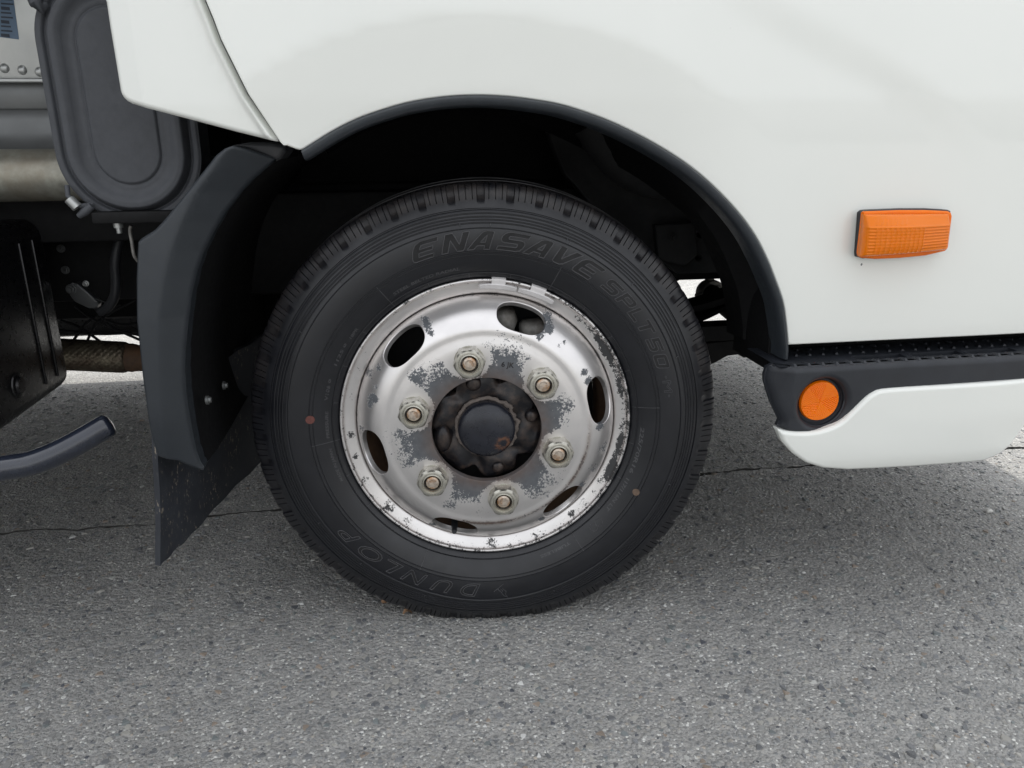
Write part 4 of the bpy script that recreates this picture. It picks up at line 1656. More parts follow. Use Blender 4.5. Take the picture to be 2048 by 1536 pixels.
def lens_cap():
    c0 = XZ([(1728, 428), (1899, 427), (1890, 500), (1719, 514)], LY - 0.018)
    tl, tr, br, bl = c0
    nu, nv = 150, 70
    V, F = [], []
    lens_pts = []
    for i in range(nv):
        v = i / (nv - 1)
        for j in range(nu):
            u = j / (nu - 1)
            p = (tl * (1 - u) + tr * u) * (1 - v) + (bl * (1 - u) + br * u) * v
            rim = min(u / 0.03, (1 - u) / 0.03, v / 0.05, (1 - v) / 0.06, 1.0)
            rim = math.sqrt(max(0, 1 - (1 - rim) ** 2))
            bell = 0.007 + 0.013 * math.sin(math.pi * min(1, 0.16 + 0.74 * u)) ** 1.2
            fold = 0.30
            fv = 0.30 + 0.70 * (v / fold) if v < fold else 1.0 - 0.25 * max(0, (v - 0.72) / 0.28) ** 2
            y = LY - 0.0125 - (0.003 + bell * fv) * rim
            rib = 0.0
            if v >= fold + 0.02 and v < 0.95:
                rv = 0.5 + 0.5 * math.cos(2 * math.pi * v * 13)
                if 0.10 < u < 0.64:
                    rib = 0.0013 * (0.5 + 0.5 * math.cos(2 * math.pi * u * 19)) ** 4 + 0.0004 * rv
                elif 0.03 < u < 0.97:
                    rib = 0.0010 * rv ** 2
            elif 0.10 < u < 0.46 and 0.08 < v < fold - 0.04:
                rib = 0.0008 * (0.5 + 0.5 * math.cos(2 * math.pi * (u * 19 + v * 4))) ** 3
            elif abs(v - fold) < 0.02:
                rib = 0.0008
            V.append((p[0], y - rib, p[1]))
    for i in range(nv - 1):
        for j in range(nu - 1):
            a = i * nu + j
            F.append((a, a + nu, a + nu + 1, a + 1))
    lens_ = mk('lens', V, F, M_LENS, LAMP, 60)
    so_ = lens_.modifiers.new('thickness', 'SOLIDIFY')
    so_.thickness = 0.0016
    so_.offset = -1
    return lens_


lens_cap()
sx_ = U(1893, 470, LY - 0.022)
o = lathe('screw', [(0.0, -0.001), (0.0032, -0.001), (0.0036, 0.0), (0.0036, 0.006)], M_FRAME, LAMP, 16, 30, (sx_[0], sx_[1] + 0.001, sx_[2]))

# ------------------------------------------------------------------ side step, reflector and skirt
SY = -0.130
z_top = U(1575, 737, SY)[2]
STEP_F = [(1578, 740), (2048, 714.5), (2200, 706)]
low = [(1564, 859), (1580, 863.5), (1600, 864.5), (1620, 863.5), (1650, 858), (1682, 844.6), (1708.7, 820.6), (1735.5, 794), (1750, 784), (1767.6, 777.7), (1821, 773.7), (1900, 769), (2048, 757.7)]
lowx = XZ(low, SY)
left = XZ([(1536, 735), (1532, 752), (1532, 764), (1536, 784), (1540, 802), (1551, 834)], SY + 0.026)
xr = 1.16
so = np.vstack([[left[0][0] + 0.006, z_top], left, lowx + np.array([[0, -0.006 * min(1, k / 3)] for k in range(len(lowx))]), [[xr, lowx[-1][1] - 0.004], [xr, z_top]]])
rc = U(1645.8, 806, SY)
RR = 0.0305


def stepY(x, z):
    y = np.full_like(x, SY)
    y = y + 0.8 * np.maximum(0, (lowx[0][0] + 0.010) - x)      # the rear end turns in
    y = y + 0.10 * np.maximum(0, x - 0.75) ** 2
    return y


rec = np.array([[rc[0] + 0.0015 + 0.0365 * math.cos(t), rc[2] - 0.0015 + 0.0365 * math.sin(t)] for t in np.linspace(0, 2 * math.pi, 73)[:-1]])
pillow('step', so, stepY, M_STEP, TRUCK, r=0.0095, depth=0.006, h=0.012, he=0.005, holes=[rec])
lathe('reflector_cup', [(0.0368, 0.0075), (0.0362, 0.0120), (0.0340, 0.0145), (0.0, 0.0145)], M_STEP, bpy.data.objects['step'], 48, 30, (rc[0] + 0.0015, SY + 0.001, rc[2] - 0.0015))
STEP = bpy.data.objects['step']
# the tread on top, with three drain slots
V, F = [], []
slots = []
zt = z_top
for (a, b) in (((1702, 718), (1798, 711)), ((1812, 711), (1908, 704.5)), ((1920, 705), (2015, 699))):
    p0, p1 = G(a[0], a[1] - 5, zt), G(b[0], b[1] - 4, zt)
    slots.append((p0[0], p1[0]))
ys0, ys1, yb0, yb1 = SY + 0.0092, -0.015, SY + 0.026, SY + 0.046
xe0 = left[0][0] + 0.008
xsplit = [xe0] + [v for s in slots for v in s] + [xr]
bm = bmesh.new()


def quad(bm, x0, x1, y0, y1, z0):
    vs = [bm.verts.new((x, y, z)) for x, y, z in ((x0, y0, z0), (x1, y0, z0), (x1, y1, z0), (x0, y1, z0))]
    bm.faces.new(vs)


for i in range(len(xsplit) - 1):
    x0, x1 = xsplit[i], xsplit[i + 1]
    for (y0, y1) in ((ys0, yb0), (yb0, yb1), (yb1, ys1)):
        if i % 2 == 1 and y0 == yb0:
            continue
        quad(bm, x0, x1, y0, y1, zt)
    if i % 2 == 1:
        for (xa, ya, xb, yb_) in ((x0, yb0, x1, yb0), (x1, yb0, x1, yb1), (x1, yb1, x0, yb1), (x0, yb1, x0, yb0)):
            vs = [bm.verts.new(c) for c in ((xa, ya, zt), (xb, yb_, zt), (xb, yb_, zt - 0.03), (xa, ya, zt - 0.03))]
            bm.faces.new(vs)
bmesh.ops.remove_doubles(bm, verts=bm.verts[:], dist=1e-6)
me = bpy.data.meshes.new('tread_plate')
bm.to_mesh(me)
bm.free()
link('tread_plate', me, M_STEP, STEP)
# teeth on the tread
tv = [(-0.0022, -0.0045, 0), (0.0022, -0.0045, 0), (0.0022, 0.0045, 0), (-0.0022, 0.0045, 0), (-0.0009, -0.003, 0.0026), (0.0009, -0.003, 0.0026), (0.0009, 0.003, 0.0022), (-0.0009, 0.003, 0.0022)]
tf = [(0, 1, 5, 4), (1, 2, 6, 5), (2, 3, 7, 6), (3, 0, 4, 7), (4, 5, 6, 7)]
tooth = None
xs_ = np.arange(left[0][0] + 0.03, xr - 0.02, 0.0215)
for yrow, off, rot in ((SY + 0.014, 0.0, 0.35), (SY + 0.062, 0.010, -0.35), (SY + 0.092, 0.003, 0.35)):
    for x_ in xs_:
        if tooth is None:
            tooth = mk('tooth', tv, tf, M_STEP, STEP, 20)
            c = tooth
        else:
            c = tooth.copy()
            COL.objects.link(c)
            c.parent = STEP
        c.location = (x_ + off, yrow, zt - 0.0002)
        c.rotation_euler = (0, 0, rot)
        c.scale = (1.5, 1.5, 1.3) if off == 0.0 else (1.1, 1.2, 1.1)
# dark inner sill behind the step and under the door
box('inner_sill', (0.47, -0.022, 0.40), (1.15, 0.03, 0.56), M_LINER, TRUCK, 0.005)
box('door_flange', (0.44, -0.075, Z_SILL + 0.012), (1.18, -0.02, Z_SILL + 0.03), M_LINER, TRUCK, 0.003)

# reflector: a disc cut into six fields of small prisms
def reflector():
    V, F = [], []
    nr, na = 40, 180
    for i in range(nr + 1):
        t = i / nr
        for k in range(na):
            a = 2 * math.pi * k / na
            rr = RR * t
            x_, z_ = rr * math.sin(a), rr * math.cos(a)
            fld = int(((a - 0.26) % (2 * math.pi)) / (math.pi / 3))
            ca = fld * math.pi / 3
            u_ = x_ * math.cos(ca) + z_ * math.sin(ca)
            v_ = -x_ * math.sin(ca) + z_ * math.cos(ca)
            am = 0.0017 if fld % 2 else 0.0005
            pr = am * (abs(((u_ / 0.0026) % 1) - 0.5) + abs(((v_ / 0.0026) % 1) - 0.5)) if t < 0.93 else 0.0006
            y = -0.0018 + pr + 0.004 * max(0, t - 0.95) / 0.05
            V.append((x_, y, z_))
    for i in range(nr):
        for k in range(na):
            j = (k + 1) % na
            F.append((i * na + k, i * na + j, (i + 1) * na + j, (i + 1) * na + k))
    o = mk('reflector', V, F, M_REFL, TRUCK, False)
    o.location = (rc[0], SY + 0.0092, rc[2])
    return o


reflector()

KY = -0.137
sk_top = [(1559, 861), (1580, 866), (1620, 866), (1650, 860.5), (1682, 847), (1708.7, 823), (1735.5, 797), (1750, 787), (1767.6, 780.5), (1821, 776), (1900, 771), (2048, 760.5), (2085, 758)]
sk_bot = [(2092, 790), (2082, 820), (2062, 850), (2043, 876), (2028, 896), (2008, 913), (1976, 927.6), (1901, 934), (1830, 939), (1767.6, 942), (1700.7, 944.5), (1650, 939.6), (1615, 927.6), (1588, 909), (1569.6, 887.5)]
skw = np.vstack([catmull(XZ(sk_top, KY), 3), XZ([(2091, 766)], KY), XZ(sk_bot, KY)])
skz = skw[:, 1].min()
skx0, skx1 = skw[:, 0].min(), skw[:, 0].max()


def skirtY(x, z):
    h_ = z - skz
    y = KY + 0.055 * np.maximum(0, 0.045 - h_) ** 1.0 * 1.0 + 6.5 * np.maximum(0, 0.030 - h_) ** 2
    y = y + 0.5 * np.maximum(0, (skx0 + 0.05) - x) ** 2 * 4
    y = y + 1.3 * np.maximum(0, x - (skx1 - 0.10)) ** 2
    y = y - 0.004 * sstep(0.03, 0.09, h_) * sstep(skx1 - 0.3, skx1, x)
    return y


pillow('skirt', skw, skirtY, M_WHITE2, TRUCK, r=0.0055, depth=0.010, h=0.010, he=0.006)
# front bumper corner beyond the frame
fb = np.array([[skx1 + 0.012, 0.30], [FRONT_X - 0.02, 0.30], [FRONT_X, 0.34], [FRONT_X, Z_SILL - 0.02], [skx1 + 0.012, Z_SILL - 0.02]])
# ------------------------------------------------------------------ intake cover, exhaust and tanks behind the cab
IY = 0.075
c1, c2 = U(222, 84, IY), U(255, 303, IY)
cxm = (c1[0] + c2[0]) / 2
RAD = 138.5 / FPX * float((c2 - CAM_LOC) @ cF)


def stadium(rad, zt_, zb_, n=40):
    a = np.linspace(0, math.pi, n)
    top = np.stack([cxm + rad * np.cos(a), zt_ + rad * np.sin(a)], 1)
    bot = np.stack([cxm - rad * np.cos(a), zb_ - rad * np.sin(a)], 1)
    return np.vstack([top, bot])


ZT, ZB = c1[2], c2[2]


def intakeP(d):
    # lip, groove, rolled rim, dish
    y = np.zeros_like(d)
    y = np.where(d < 0.004, 0.006 - 0.004 * np.sqrt(np.clip(1 - ((0.004 - d) / 0.004) ** 2, 0, 1)), 0.002)
    y = y + 0.006 * np.exp(-((d - 0.0125) / 0.0022) ** 2)
    y = y - 0.010 * sstep(0.013, 0.022, d) + 0.009 * sstep(0.026, 0.043, d)
    y = y + 0.0013 * np.exp(-((d - 0.0505) / 0.0016) ** 2) - 0.0016 * sstep(0.051, 0.054, d)
    return y


pillow('intake_cover', stadium(RAD, ZT, ZB), IY, M_INTAKE, TRUCK, r=0.058, depth=0.06, h=0.012, he=0.006,
       steps=(0.03, 0.07, 0.12, 0.16, 0.19, 0.215, 0.24, 0.28, 0.33, 0.38, 0.44, 0.5, 0.6, 0.7, 0.78, 0.83, 0.86, 0.89, 0.92, 0.96, 1.0), prof=intakeP)
INT = bpy.data.objects['intake_cover']
# clip on the lower left of the cover
def at(px, py, Y):
    return U(px, py, Y)


tube('clip', [at(134, 372, IY - .004), at(136, 392, IY - .012), at(160, 412, IY - .012), at(185, 408, IY - .004)], 0.0035, M_INTAKE, INT, 8)
tube('clip', [at(158, 432, IY - .010), at(170, 423, IY - .013), at(184, 412, IY - .012)], [0.004, 0.006, 0.005], M_INTAKE, INT, 10)
tube('clip_pin', [at(138, 398, IY - .014), at(155, 415, IY - .014)], 0.0072, M_ALU, INT, 14)
tube('clip', [at(66, -14, IY - .004), at(72, 8, IY - .012), at(84, 18, IY - .008), at(92, 10, IY - .002)], [0.010, 0.008, 0.006, 0.005], M_INTAKE, INT, 8)
# bracket shelf and bolt under the cover
sh0 = at(204, 437, 0.10)
box('shelf', (sh0[0], 0.06, sh0[2] - 0.004), (sh0[0] + 0.13, 0.22, sh0[2] + 0.012), M_FRAME, TRUCK, 0.002)
b0 = at(237, 452, 0.075)


def bolt(p, r_, parent, mat, axis='y', ln=0.008):
    pr = [(0.0, -ln), (r_ * 0.55, -ln), (r_ * 0.6, -ln * 0.8), (r_ * 0.62, -ln * 0.6), (r_, -ln * 0.58), (r_ * 1.05, -ln * 0.2), (r_ * 1.35, -ln * 0.18), (r_ * 1.35, 0.0)]
    o = lathe('bolt', pr, mat, parent, 18, 30, tuple(p))
    if axis == 'z':
        o.rotation_euler = (math.pi / 2, 0, 0)
    return o


bolt((b0[0], b0[1], b0[2] + 0.008), 0.0065, TRUCK, M_ALU, 'z', 0.018)

# heat shield with rivets and label, exhaust canister
HY = 0.22
hz = lambda py: U(40, py, HY)[2]
xl = -1.45
xrh = U(110, 150, HY)[0] + 0.05
box('heat_shield', (xl, HY, hz(158)), (xrh, HY + 0.25, 1.10), M_ALU, TRUCK, 0.004)
HS = bpy.data.objects['heat_shield']
box('shield_lip', (xl, HY - 0.004, hz(165)), (xrh, HY + 0.02, hz(157.5)), M_ALU, HS, 0.002)
box('shield_band', (xl, HY + 0.016, hz(218)), (xrh, HY + 0.24, hz(163)), M_ALUD, HS, 0.003)
V, F = [], []
pr_ = [(HY + 0.020, hz(215)), (HY + 0.016, hz(222)), (HY + 0.013, hz(240)), (HY + 0.009, hz(265)), (HY + 0.002, hz(285)), (HY - 0.006, hz(296)), (HY - 0.008, hz(299)), (HY - 0.004, hz(302)), (HY + 0.03, hz(302))]
for x_ in (xl, xrh):
    for y_, z_ in pr_:
        V.append((x_, y_, z_))
m = len(pr_)
F = [(k, m + k, m + k + 1, k + 1) for k in range(m - 1)]
mk('shield_skirt', V, F, M_ALUD, HS, 50)
rv = None
for px, py in ((-66, 128), (-28, 132), (9, 136.5), (44.5, 140), (79, 143.5)):
    p = U(px, py, HY)
    if rv is None:
        rv = lathe('rivet', [(0.0, -0.0042), (0.003, -0.0038), (0.0055, -0.0022), (0.0068, -0.0004), (0.0072, 0.001)], M_ALU, HS, 20, 60)
        c = rv
    else:
        c = rv.copy()
        COL.objects.link(c)
        c.parent = HS
    c.location = tuple(p)
lb = [U(-60, -40, HY - 0.0006), U(22, -40, HY - 0.0006), U(38, 79, HY - 0.0006), U(-60, 67, HY - 0.0006)]
mk('sticker', lb, [(3, 2, 1, 0)], M_LABEL, HS, False)
for row in range(9):
    py0 = 70 - 9.0 * row
    s_ = 0.6 + 0.4 * ((row * 37) % 10) / 10
    a, b = U(2, py0, HY - 0.0012), U(2 + 26 * s_ * (1 if row else 1.1), py0 + 1.6, HY - 0.0012)
    hh = 0.0022 if row % 3 == 0 else 0.0011
    mk('print_line', [(a[0], a[1], a[2] - hh), (b[0], b[1], b[2] - hh), (b[0], b[1], b[2] + hh), (a[0], a[1], a[2] + hh)], [(0, 1, 2, 3)], M_INK, HS, False)
ca_, cb_ = U(40, 300, 0.22), U(40, 400, 0.22)
cr_ = (ca_[2] - cb_[2]) / 2 * 1.04
tube('exhaust_canister', [(xl, 0.165 + cr_, (ca_[2] + cb_[2]) / 2), (-1.0, 0.165 + cr_, (ca_[2] + cb_[2]) / 2), (xrh + 0.08, 0.165 + cr_, (ca_[2] + cb_[2]) / 2)], cr_, M_CANIS, TRUCK, 40)

# black tank low on the left
TX = -0.706
tz0 = 0.348
box('fuel_tank', (TX - 0.9, -0.07, tz0), (TX, 0.325, 0.64), M_TANK, TRUCK, 0.028, 5)
TANK = bpy.data.objects['fuel_tank']
for yy in (0.215, 0.262):
    box('tank_seam', (TX - 0.05, yy, tz0 + 0.03), (TX + 0.0025, yy + 0.006, 0.61), M_TANK, TANK, 0.0022)
p = UX(36, 771, TX)
o = lathe('tank_plug', [(0.0, -0.006), (0.012, -0.006), (0.014, -0.003), (0.020, -0.002), (0.021, 0.001)], M_TANK, TANK, 20, 30, tuple(p))
o.rotation_euler = (0, 0, math.pi / 2)

# round guard bar, lower left
GB = [U(-260, 985, -0.085), U(-120, 965, -0.075), U(0, 938, -0.06), U(60, 927, -0.05), U(115, 906, -0.04), U(165, 880, -0.03), U(213, 852, -0.02)]
gbp = catmull(GB, 8)
rad = np.full(len(gbp), 0.0168)
gd = (gbp[-1] - gbp[-2]) / np.linalg.norm(gbp[-1] - gbp[-2])
gbp2 = np.vstack([gbp] + [gbp[-1] + gd * q for q in (0.003, 0.0055, 0.0072, 0.0080)])
rad2 = np.concatenate([rad, [0.0160, 0.0140, 0.0100, 0.0040]])
tube('side_guard_bar', gbp2, rad2, M_TUBE, TRUCK, 28)

# braided exhaust pipe
e0, e1 = U(112, 708, 0.55), U(256, 715, 0.55)
ax = e1 - e0
Lx = np.linalg.norm(ax)
ax = ax / Lx
n1 = np.cross(ax, [0, 0, 1.0])
n1 /= np.linalg.norm(n1)
n2 = np.cross(n1, ax)
V, F = [], []
na, nl = 96, 150
e0b = e0 - ax * 0.10
for i in range(nl):
    t = i / (nl - 1)
    s = t * (Lx + 0.10)
    end = min(1, (1 - t) / 0.05)
    for k in range(na):
        a = 2 * math.pi * k / na
        h1 = math.cos(16 * a + s * 520)
        h2 = math.cos(16 * a - s * 520)
        wv = max(h1, h2) * 0.5 + 0.5
        R_ = 0.0315 * (0.86 + 0.14 * math.sqrt(max(0, 1 - (1 - end) ** 2))) + 0.0013 * wv
        V.append(e0b + ax * s + (n1 * math.cos(a) + n2 * math.sin(a)) * R_)
for i in range(nl - 1):
    for k in range(na):
        j = (k + 1) % na
        F.append((i * na + k, i * na + j, (i + 1) * na + j, (i + 1) * na + k))
mk('exhaust_pipe', V, F, M_BRAID, TRUCK, 60)
PIPE = bpy.data.objects['exhaust_pipe']
tube('collar', [e1 - ax * 0.004, e1 + ax * 0.008, e1 + ax * 0.02, e1 + ax * 0.10, e1 + ax * 0.5], [0.0285, 0.030, 0.0275, 0.0275, 0.0275], M_RUST, PIPE, 32)

# ------------------------------------------------------------------ chassis
RY = 0.42
zb = U(190, 602, RY)[2]
box('chassis_rail', (-3.4, RY, zb), (1.05, RY + 0.07, zb + 0.19), M_FRAME, TRUCK, 0.006)
RAIL = bpy.data.objects['chassis_rail']
box('chassis_rail', (-3.4, 1.20, zb), (1.05, 1.27, zb + 0.19), M_FRAME, TRUCK, 0.006)
for px, py, r_ in ((122, 497, .0055), (131, 540, .0055), (108, 457, .0055), (1395, 515, .008), (1372, 470, .009), (1345, 585, .008), (1402, 535, .006), (1340, 545, .006)):
    p = U(px, py, RY)
    bolt((p[0], p[1], p[2]), r_, RAIL, M_ALUD if px < 200 else M_FRAME, 'y', 0.010)
for px, py in ((1420, 470), (1421, 516)):
    p = U(px, py, RY - 0.001)
    lathe('rail_hole', [(0.0, 0.004), (0.0065, 0.004), (0.0075, -0.0005), (0.0085, -0.0005)], M_LINER, RAIL, 20, 30, tuple(p))
# bracket plate with bolt on the rail
bp = XZ([(137, 575), (142, 566), (152, 566), (175, 585), (196, 606), (194, 617), (178, 617), (150, 604), (139, 590)], RY - 0.02)
pillow('rail_bracket', bp, RY - 0.02, M_ALUD, TRUCK, r=0.002, depth=0.018, h=0.02, he=0.006)
p = U(143, 578, RY - 0.021)
bolt(p, 0.007, TRUCK, M_ALUD, 'y', 0.012)
p = U(172, 567, RY - 0.03)
bolt(p, 0.004, TRUCK, M_ALU, 'y', 0.012)
tube('hose', catmull([U(245, 462, .36), U(236, 490, .355), U(230, 530, .35), U(232, 560, .35), U(229, 592, .35), U(216, 614, .355), U(200, 624, .36)], 5), 0.0085, M_BLACK, TRUCK, 14)
tube('wire', catmull([U(192, 598, .38), U(204, 602, .37), U(216, 607, .36)], 3), 0.0012, M_ALUD, TRUCK, 6)
tube('bracket_rod', catmull([U(262, 452, .14), U(260, 462, .14), U(264, 485, .14), U(268, 510, .14), U(276, 522, .15)], 4), 0.0026, M_STEEL, TRUCK, 8)
for pts in ([(120, 640), (160, 655), (210, 690)], [(150, 612), (190, 640), (280, 680)], [(170, 690), (200, 640), (270, 600)], [(185, 610), (225, 655), (285, 672)], [(118, 660), (200, 668), (285, 664)], [(210, 640), (250, 650), (290, 640)], [(140, 690), (180, 640), (240, 610)]):
    tube('cable', catmull([U(a, b, .64 + .02 * i) for i, (a, b) in enumerate(pts)], 5), 0.0030, M_BLACK, TRUCK, 8)
# things seen ahead of the wheel: leaf spring, stabiliser, crossmember
def strap(name, pts, th, wd, Y, mat=M_FRAME):
    P_ = catmull([U(a, b, Y) for a, b in pts], 6)
    V, F = [], []
    t = np.gradient(P_, axis=0)
    t /= np.linalg.norm(t, axis=1)[:, None]
    for q, d in zip(P_, t):
        n_ = np.array([-d[2], 0, d[0]]) * th / 2
        for dy, sg in ((0, -1), (0, 1), (wd, 1), (wd, -1)):
            V.append(q + n_ * sg + np.array([0, dy, 0]))
    for i in range(len(P_) - 1):
        for k in range(4):
            j = (k + 1) % 4
            F.append((i * 4 + k, i * 4 + j, i * 4 + 4 + j, i * 4 + 4 + k))
    F.append((3, 2, 1, 0))
    F.append(tuple(len(V) - 4 + k for k in range(4)))
    return mk(name, V, F, mat, TRUCK, 30)


strap('leaf_spring', [(1250, 645), (1320, 634), (1394, 617.5), (1430, 608), (1475, 592), (1520, 575)], 0.0125, 0.07, 0.36)
strap('leaf_spring', [(1250, 672), (1330, 660), (1400, 640), (1440, 622), (1480, 603)], 0.0082, 0.07, 0.362)
strap('crossmember', [(1250, 676), (1400, 669), (1545, 662)], 0.030, 0.05, 0.30)
strap('crossmember', [(1250, 700), (1420, 697), (1545, 688)], 0.020, 0.05, 0.33)
hb = XZ([(1487, 678), (1508, 676), (1509, 704), (1504, 714), (1488, 716), (1478, 709), (1455, 712), (1430, 726), (1380, 745), (1380, 690)], 0.31)
pillow('hanger_bracket', hb, 0.31, M_FRAME, TRUCK, r=0.002, depth=0.05, h=0.03, he=0.01)
hb2 = XZ([(1505, 690), (1560, 684), (1560, 702), (1545, 702.5), (1512, 706)], 0.31)
pillow('sill_bracket', hb2, 0.31, M_FRAME, TRUCK, r=0.002, depth=0.05, h=0.03, he=0.01)
c = U(1424, 588, 0.62)
tube('stabiliser_bar', [U(1424, 588, 0.64), U(1440, 602, 0.56), U(1478, 640, 0.45), U(1520, 672, 0.40)], [0.022, 0.022, 0.017, 0.015], M_FRAME, TRUCK, 20)
lathe('clamp', [(0.021, -0.018), (0.031, -0.018), (0.033, -0.012), (0.033, 0.012), (0.031, 0.018), (0.021, 0.018)], M_STEEL, TRUCK, 32, 30, tuple(U(1421, 586, 0.66)))
tube('clamp_ear', [U(1432, 575, 0.65), U(1453, 577, 0.65)], [0.012, 0.007], M_STEEL, TRUCK, 10)
tube('clamp_ear', [U(1404, 590, 0.65), U(1391, 592, 0.65)], [0.010, 0.006], M_STEEL, TRUCK, 10)
tube('link_rod', [U(1419, 540, 0.66), U(1419, 562, 0.66)], 0.011, M_STEEL, TRUCK, 12)
hangx = U(1405, 560, 0.5)
box('spring_shackle', (hangx[0] - 0.16, 0.60, hangx[2] - 0.02), (hangx[0] - 0.012, 0.63, zb + 0.05), M_FRAME, TRUCK, 0.006)
tube('axle', [(-0.02, 0.10, 0.30), (-0.02, 0.25, 0.27), (-0.02, 0.8, 0.255), (-0.02, 1.4, 0.27), (-0.02, 1.56, 0.30)], 0.040, M_FRAME, TRUCK, 18)
# dark parts up in the wheel well
M_DIM = simple('dusty_inner_panel', (0.022, 0.022, 0.023), 0.7, bump=0.2, spec=0.3)
wh = XZ([(1090, 230), (1250, 228), (1470, 330), (1475, 470), (1457, 545), (1357, 548), (1290, 500), (1200, 430), (1130, 350)], 0.34)
whh = [np.array([U(px + rr * math.cos(t), py + rr * math.sin(t), 0.34)[[0, 2]] for t in np.linspace(0, 2 * math.pi, 13)[:-1]]) for px, py, rr in ((1404, 470, 6), (1400, 517, 5), (1373, 500, 4), (1345, 475, 9))]
pillow('inner_wheelhouse', wh, lambda x, z: 0.34 + 0.02 * np.sin(x * 26) * np.sin(z * 31), M_DIM, TRUCK, r=0.004, depth=0.03, h=0.02, he=0.008, holes=whh)
pillow('inner_bracket', XZ([(1310, 450), (1390, 445), (1396, 510), (1370, 532), (1318, 520)], 0.325), 0.325, M_DIM, TRUCK, r=0.003, depth=0.015, h=0.02, he=0.008)
tube('brake_hose', catmull([U(1440, 385, .30), U(1436, 420, .29), U(1441, 460, .29), U(1436, 500, .30), U(1440, 530, .31)], 5), 0.006, M_DIM, TRUCK, 10)
p = U(1346, 474, 0.322)
bolt(p, 0.007, TRUCK, M_DIM, 'y', 0.008)
ribp = [U(a, b, 0.24) for a, b in ((1180, 245), (1215, 300), (1250, 335), (1300, 358), (1350, 362), (1400, 350))]
rp_ = catmull(ribp, 6)
tube('intake_duct', rp_, [0.030 + 0.0022 * (i % 3 == 0) for i in range(len(rp_))], M_DIM, TRUCK, 20)
# cab floor and chassis masses; far-side blocks are added to cut light
box('far_sun_block', (-3.8, 1.72, 0.45), (-0.62, 1.75, 1.10), M_FRAME, TRUCK, 0.004)  # unseen box added to stop sun leaking under the cargo floor
box('far_light_block', (0.42, 1.30, 0.33), (1.10, 1.33, 0.86), M_LINER, TRUCK, 0.004)  # unseen wall added to cut light from the far side
box('far_shade_wall', (-0.62, 1.30, 0.30), (0.40, 1.33, 0.86), M_LINER, TRUCK, 0.004)  # unseen wall added to darken the wheel well
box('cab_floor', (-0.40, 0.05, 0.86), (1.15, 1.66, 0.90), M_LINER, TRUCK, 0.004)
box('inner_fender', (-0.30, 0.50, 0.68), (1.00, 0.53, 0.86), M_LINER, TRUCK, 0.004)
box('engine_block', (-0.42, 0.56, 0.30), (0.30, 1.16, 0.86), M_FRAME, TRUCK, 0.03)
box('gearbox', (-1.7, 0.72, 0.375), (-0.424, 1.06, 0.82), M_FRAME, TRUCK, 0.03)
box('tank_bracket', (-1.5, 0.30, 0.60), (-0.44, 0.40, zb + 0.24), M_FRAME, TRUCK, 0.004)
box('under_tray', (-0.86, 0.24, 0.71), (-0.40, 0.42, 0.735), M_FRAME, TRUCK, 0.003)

# ------------------------------------------------------------------ the rest of the cab and body (beyond the frame)
RZ = 2.25


def plate(name, pts, th, mat):
    """flat plate with thickness from a 3-D polygon"""
    P_ = np.array(pts, float)
    n_ = np.cross(P_[1] - P_[0], P_[2] - P_[0])
    n_ = n_ / np.linalg.norm(n_) * th
    V = [tuple(q) for q in P_] + [tuple(q + n_) for q in P_]
    m = len(P_)
    F = [tuple(range(m))[::-1], tuple(range(m, 2 * m))] + [(k, (k + 1) % m, m + (k + 1) % m, m + k) for k in range(m)]
    return mk(name, V, F, mat, TRUCK, 30)


bx_ = float(seam_w[-1][0] - 0.07)
YI, YO = 0.06, 1.66
plate('side_window', [(bx_ + 0.12, 0.03, 1.30), (FRONT_X - 0.16, 0.03, 1.30), (FRONT_X - 0.52, 0.07, 2.08), (bx_ + 0.12, 0.07, 2.08)], -0.01, M_GLASS)
plate('rear_pillar', [(bx_, 0.02, 1.275), (bx_ + 0.12, 0.02, 1.275), (bx_ + 0.12, 0.07, 2.2), (bx_, 0.07, 2.2)], -0.03, M_WHITE2)
plate('front_pillar', [(FRONT_X - 0.16, 0.02, 1.275), (FRONT_X - 0.04, 0.02, 1.275), (FRONT_X - 0.48, 0.07, 2.2), (FRONT_X - 0.56, 0.07, 2.2)], -0.03, M_WHITE2)
box('roof', (bx_, 0.05, 2.10), (FRONT_X - 0.44, 1.67, RZ), M_WHITE2, TRUCK, 0.05, 4)
plate('windscreen', [(FRONT_X - 0.02, 0.04, 1.28), (FRONT_X - 0.02, 1.68, 1.28), (FRONT_X - 0.47, 1.64, 2.16), (FRONT_X - 0.47, 0.08, 2.16)], -0.01, M_GLASS)
box('front_panel', (FRONT_X - 0.06, -0.02, 0.62), (FRONT_X + 0.02, 1.74, 1.285), M_WHITE2, TRUCK, 0.02, 3)
box('bumper', (FRONT_X - 0.10, -0.04, 0.30), (FRONT_X + 0.06, 1.76, 0.60), M_WHITE2, TRUCK, 0.03, 4)
box('bumper_corner', (skx1 + 0.03, -0.115, 0.31), (FRONT_X - 0.09, -0.05, Z_SILL - 0.025), M_WHITE2, TRUCK, 0.02, 3)
plate('far_side', [(bx_, 1.735, 0.47), (FRONT_X - 0.05, 1.735, 0.47), (FRONT_X - 0.05, 1.735, 1.28), (FRONT_X - 0.47, 1.70, 2.12), (bx_, 1.70, 2.12)], -0.03, M_WHITE2)
box('far_skirt', (0.42, 1.70, 0.27), (FRONT_X - 0.05, 1.75, 0.46), M_BLACK, TRUCK, 0.01)
box('cab_back', (bx_ - 0.005, 0.05, 0.905), (bx_ + 0.03, 1.72, 2.12), M_WHITE2, TRUCK, 0.01)
box('far_tank', (-1.7, 1.40, 0.185), (-0.6, 1.72, 0.62), M_TANK, TRUCK, 0.03, 4)
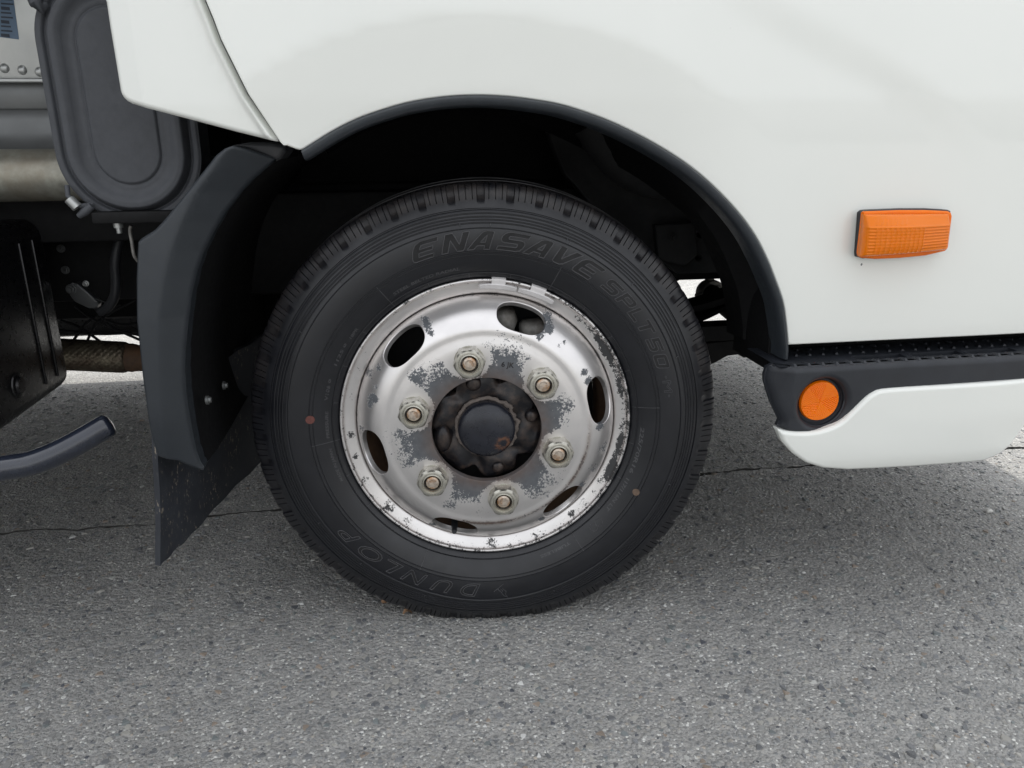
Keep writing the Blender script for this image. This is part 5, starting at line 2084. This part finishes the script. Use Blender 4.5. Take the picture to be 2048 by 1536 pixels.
box('cargo_body', (-3.8, -0.08, 1.12), (-0.62, 1.76, 2.75), M_WHITE2, TRUCK, 0.02, 3)
box('roof_sun_block', (-0.625, -0.02, 2.26), (0.70, 1.70, 3.0), M_WHITE2, TRUCK, 0.03, 3)  # unseen box added to lengthen the truck's shadow and block gap light
box('gap_sun_block', (-0.66, 0.30, 0.92), (-0.40, 1.70, 2.30), M_FRAME, TRUCK, 0.01)  # unseen box added to stop sunlight between cab and cargo body
box('cargo_floor', (-3.8, 0.0, 1.00), (-0.62, 1.68, 1.118), M_FRAME, TRUCK, 0.005)
# the wheel on the other side
far = WHEEL.copy()
COL.objects.link(far)
far.location = (0, 1.66, WC)
far.rotation_euler = (0, 0, math.pi - STEER)
for nm in ('tyre', 'rim', 'barrel', 'hub_drum'):
    q = bpy.data.objects[nm].copy()
    COL.objects.link(q)
    q.parent = far

# ------------------------------------------------------------------ small loose things on the ground
def leaf(name, loc, L, W, curl, rot, label):
    V, F = [], []
    nu, nv = 9, 6
    for i in range(nu):
        u = i / (nu - 1)
        wd = W * math.sin(math.pi * min(1, 0.12 + 0.83 * u)) ** 0.8 * (1 + 0.10 * math.sin(u * 17))
        for j in range(nv):
            v = j / (nv - 1) - 0.5
            V.append((L * (u - 0.5), wd * v, curl * (1 - (2 * u - 1) ** 2) + abs(v) * wd * 0.5 + 0.0006))
    for i in range(nu - 1):
        for j in range(nv - 1):
            a = i * nv + j
            F.append((a, a + nv, a + nv + 1, a + 1))
    V2 = V + [(x_, y_, z_ + 0.0005) for x_, y_, z_ in V]
    n_ = len(V)
    F2 = [f[::-1] for f in F] + [tuple(k + n_ for k in f) for f in F]
    for i in range(nu - 1):
        for j0 in (0, nv - 1):
            a = i * nv + j0
            F2.append((a, a + nv, a + nv + n_, a + n_))
    o = mk(name, V2, F2, M_LEAF, None, 40)
    o.location = loc
    o.rotation_euler = rot
    o['label'] = label
    o['category'] = 'leaf'
    return o


p = G(770, 1199)
leaf('dry_leaf', (p[0], p[1] - 0.012, 0.004), 0.012, 0.010, 0.002, (0.6, 0.0, 0.3), 'small orange brown scrap of dry leaf wedged against the tyre tread at its lower left')
p = G(815, 1229)
leaf('dry_leaf', (p[0], p[1], 0.0005), 0.015, 0.012, 0.006, (0.0, 0.0, 0.1), 'tiny curled dry leaf lying on the asphalt right under the tyre bottom')
for q, nm in zip([o for o in bpy.data.objects if o.name.startswith('dry_leaf') and o.type == 'MESH'], (0, 1)):
    q['group'] = 'dry leaf scraps by the tyre'
bm = bmesh.new()
bmesh.ops.create_icosphere(bm, subdivisions=3, radius=1)
for v in bm.verts:
    s_ = 1 + 0.14 * math.sin(v.co.x * 4 + 1) * math.cos(v.co.y * 5) + 0.06 * math.sin(v.co.z * 9)
    v.co = Vector((v.co.x * 0.0085, v.co.y * 0.0060, v.co.z * 0.0042)) * s_
me = bpy.data.meshes.new('pebble')
bm.to_mesh(me)
bm.free()
sharpen(me, 60)
o = link('pebble', me, M_PEB)
p = G(1977, 1024)
o.location = (p[0], p[1], 0.0030)
o['label'] = 'white pebble lying loose on the asphalt below the front end of the white skirt'
o['category'] = 'pebble'
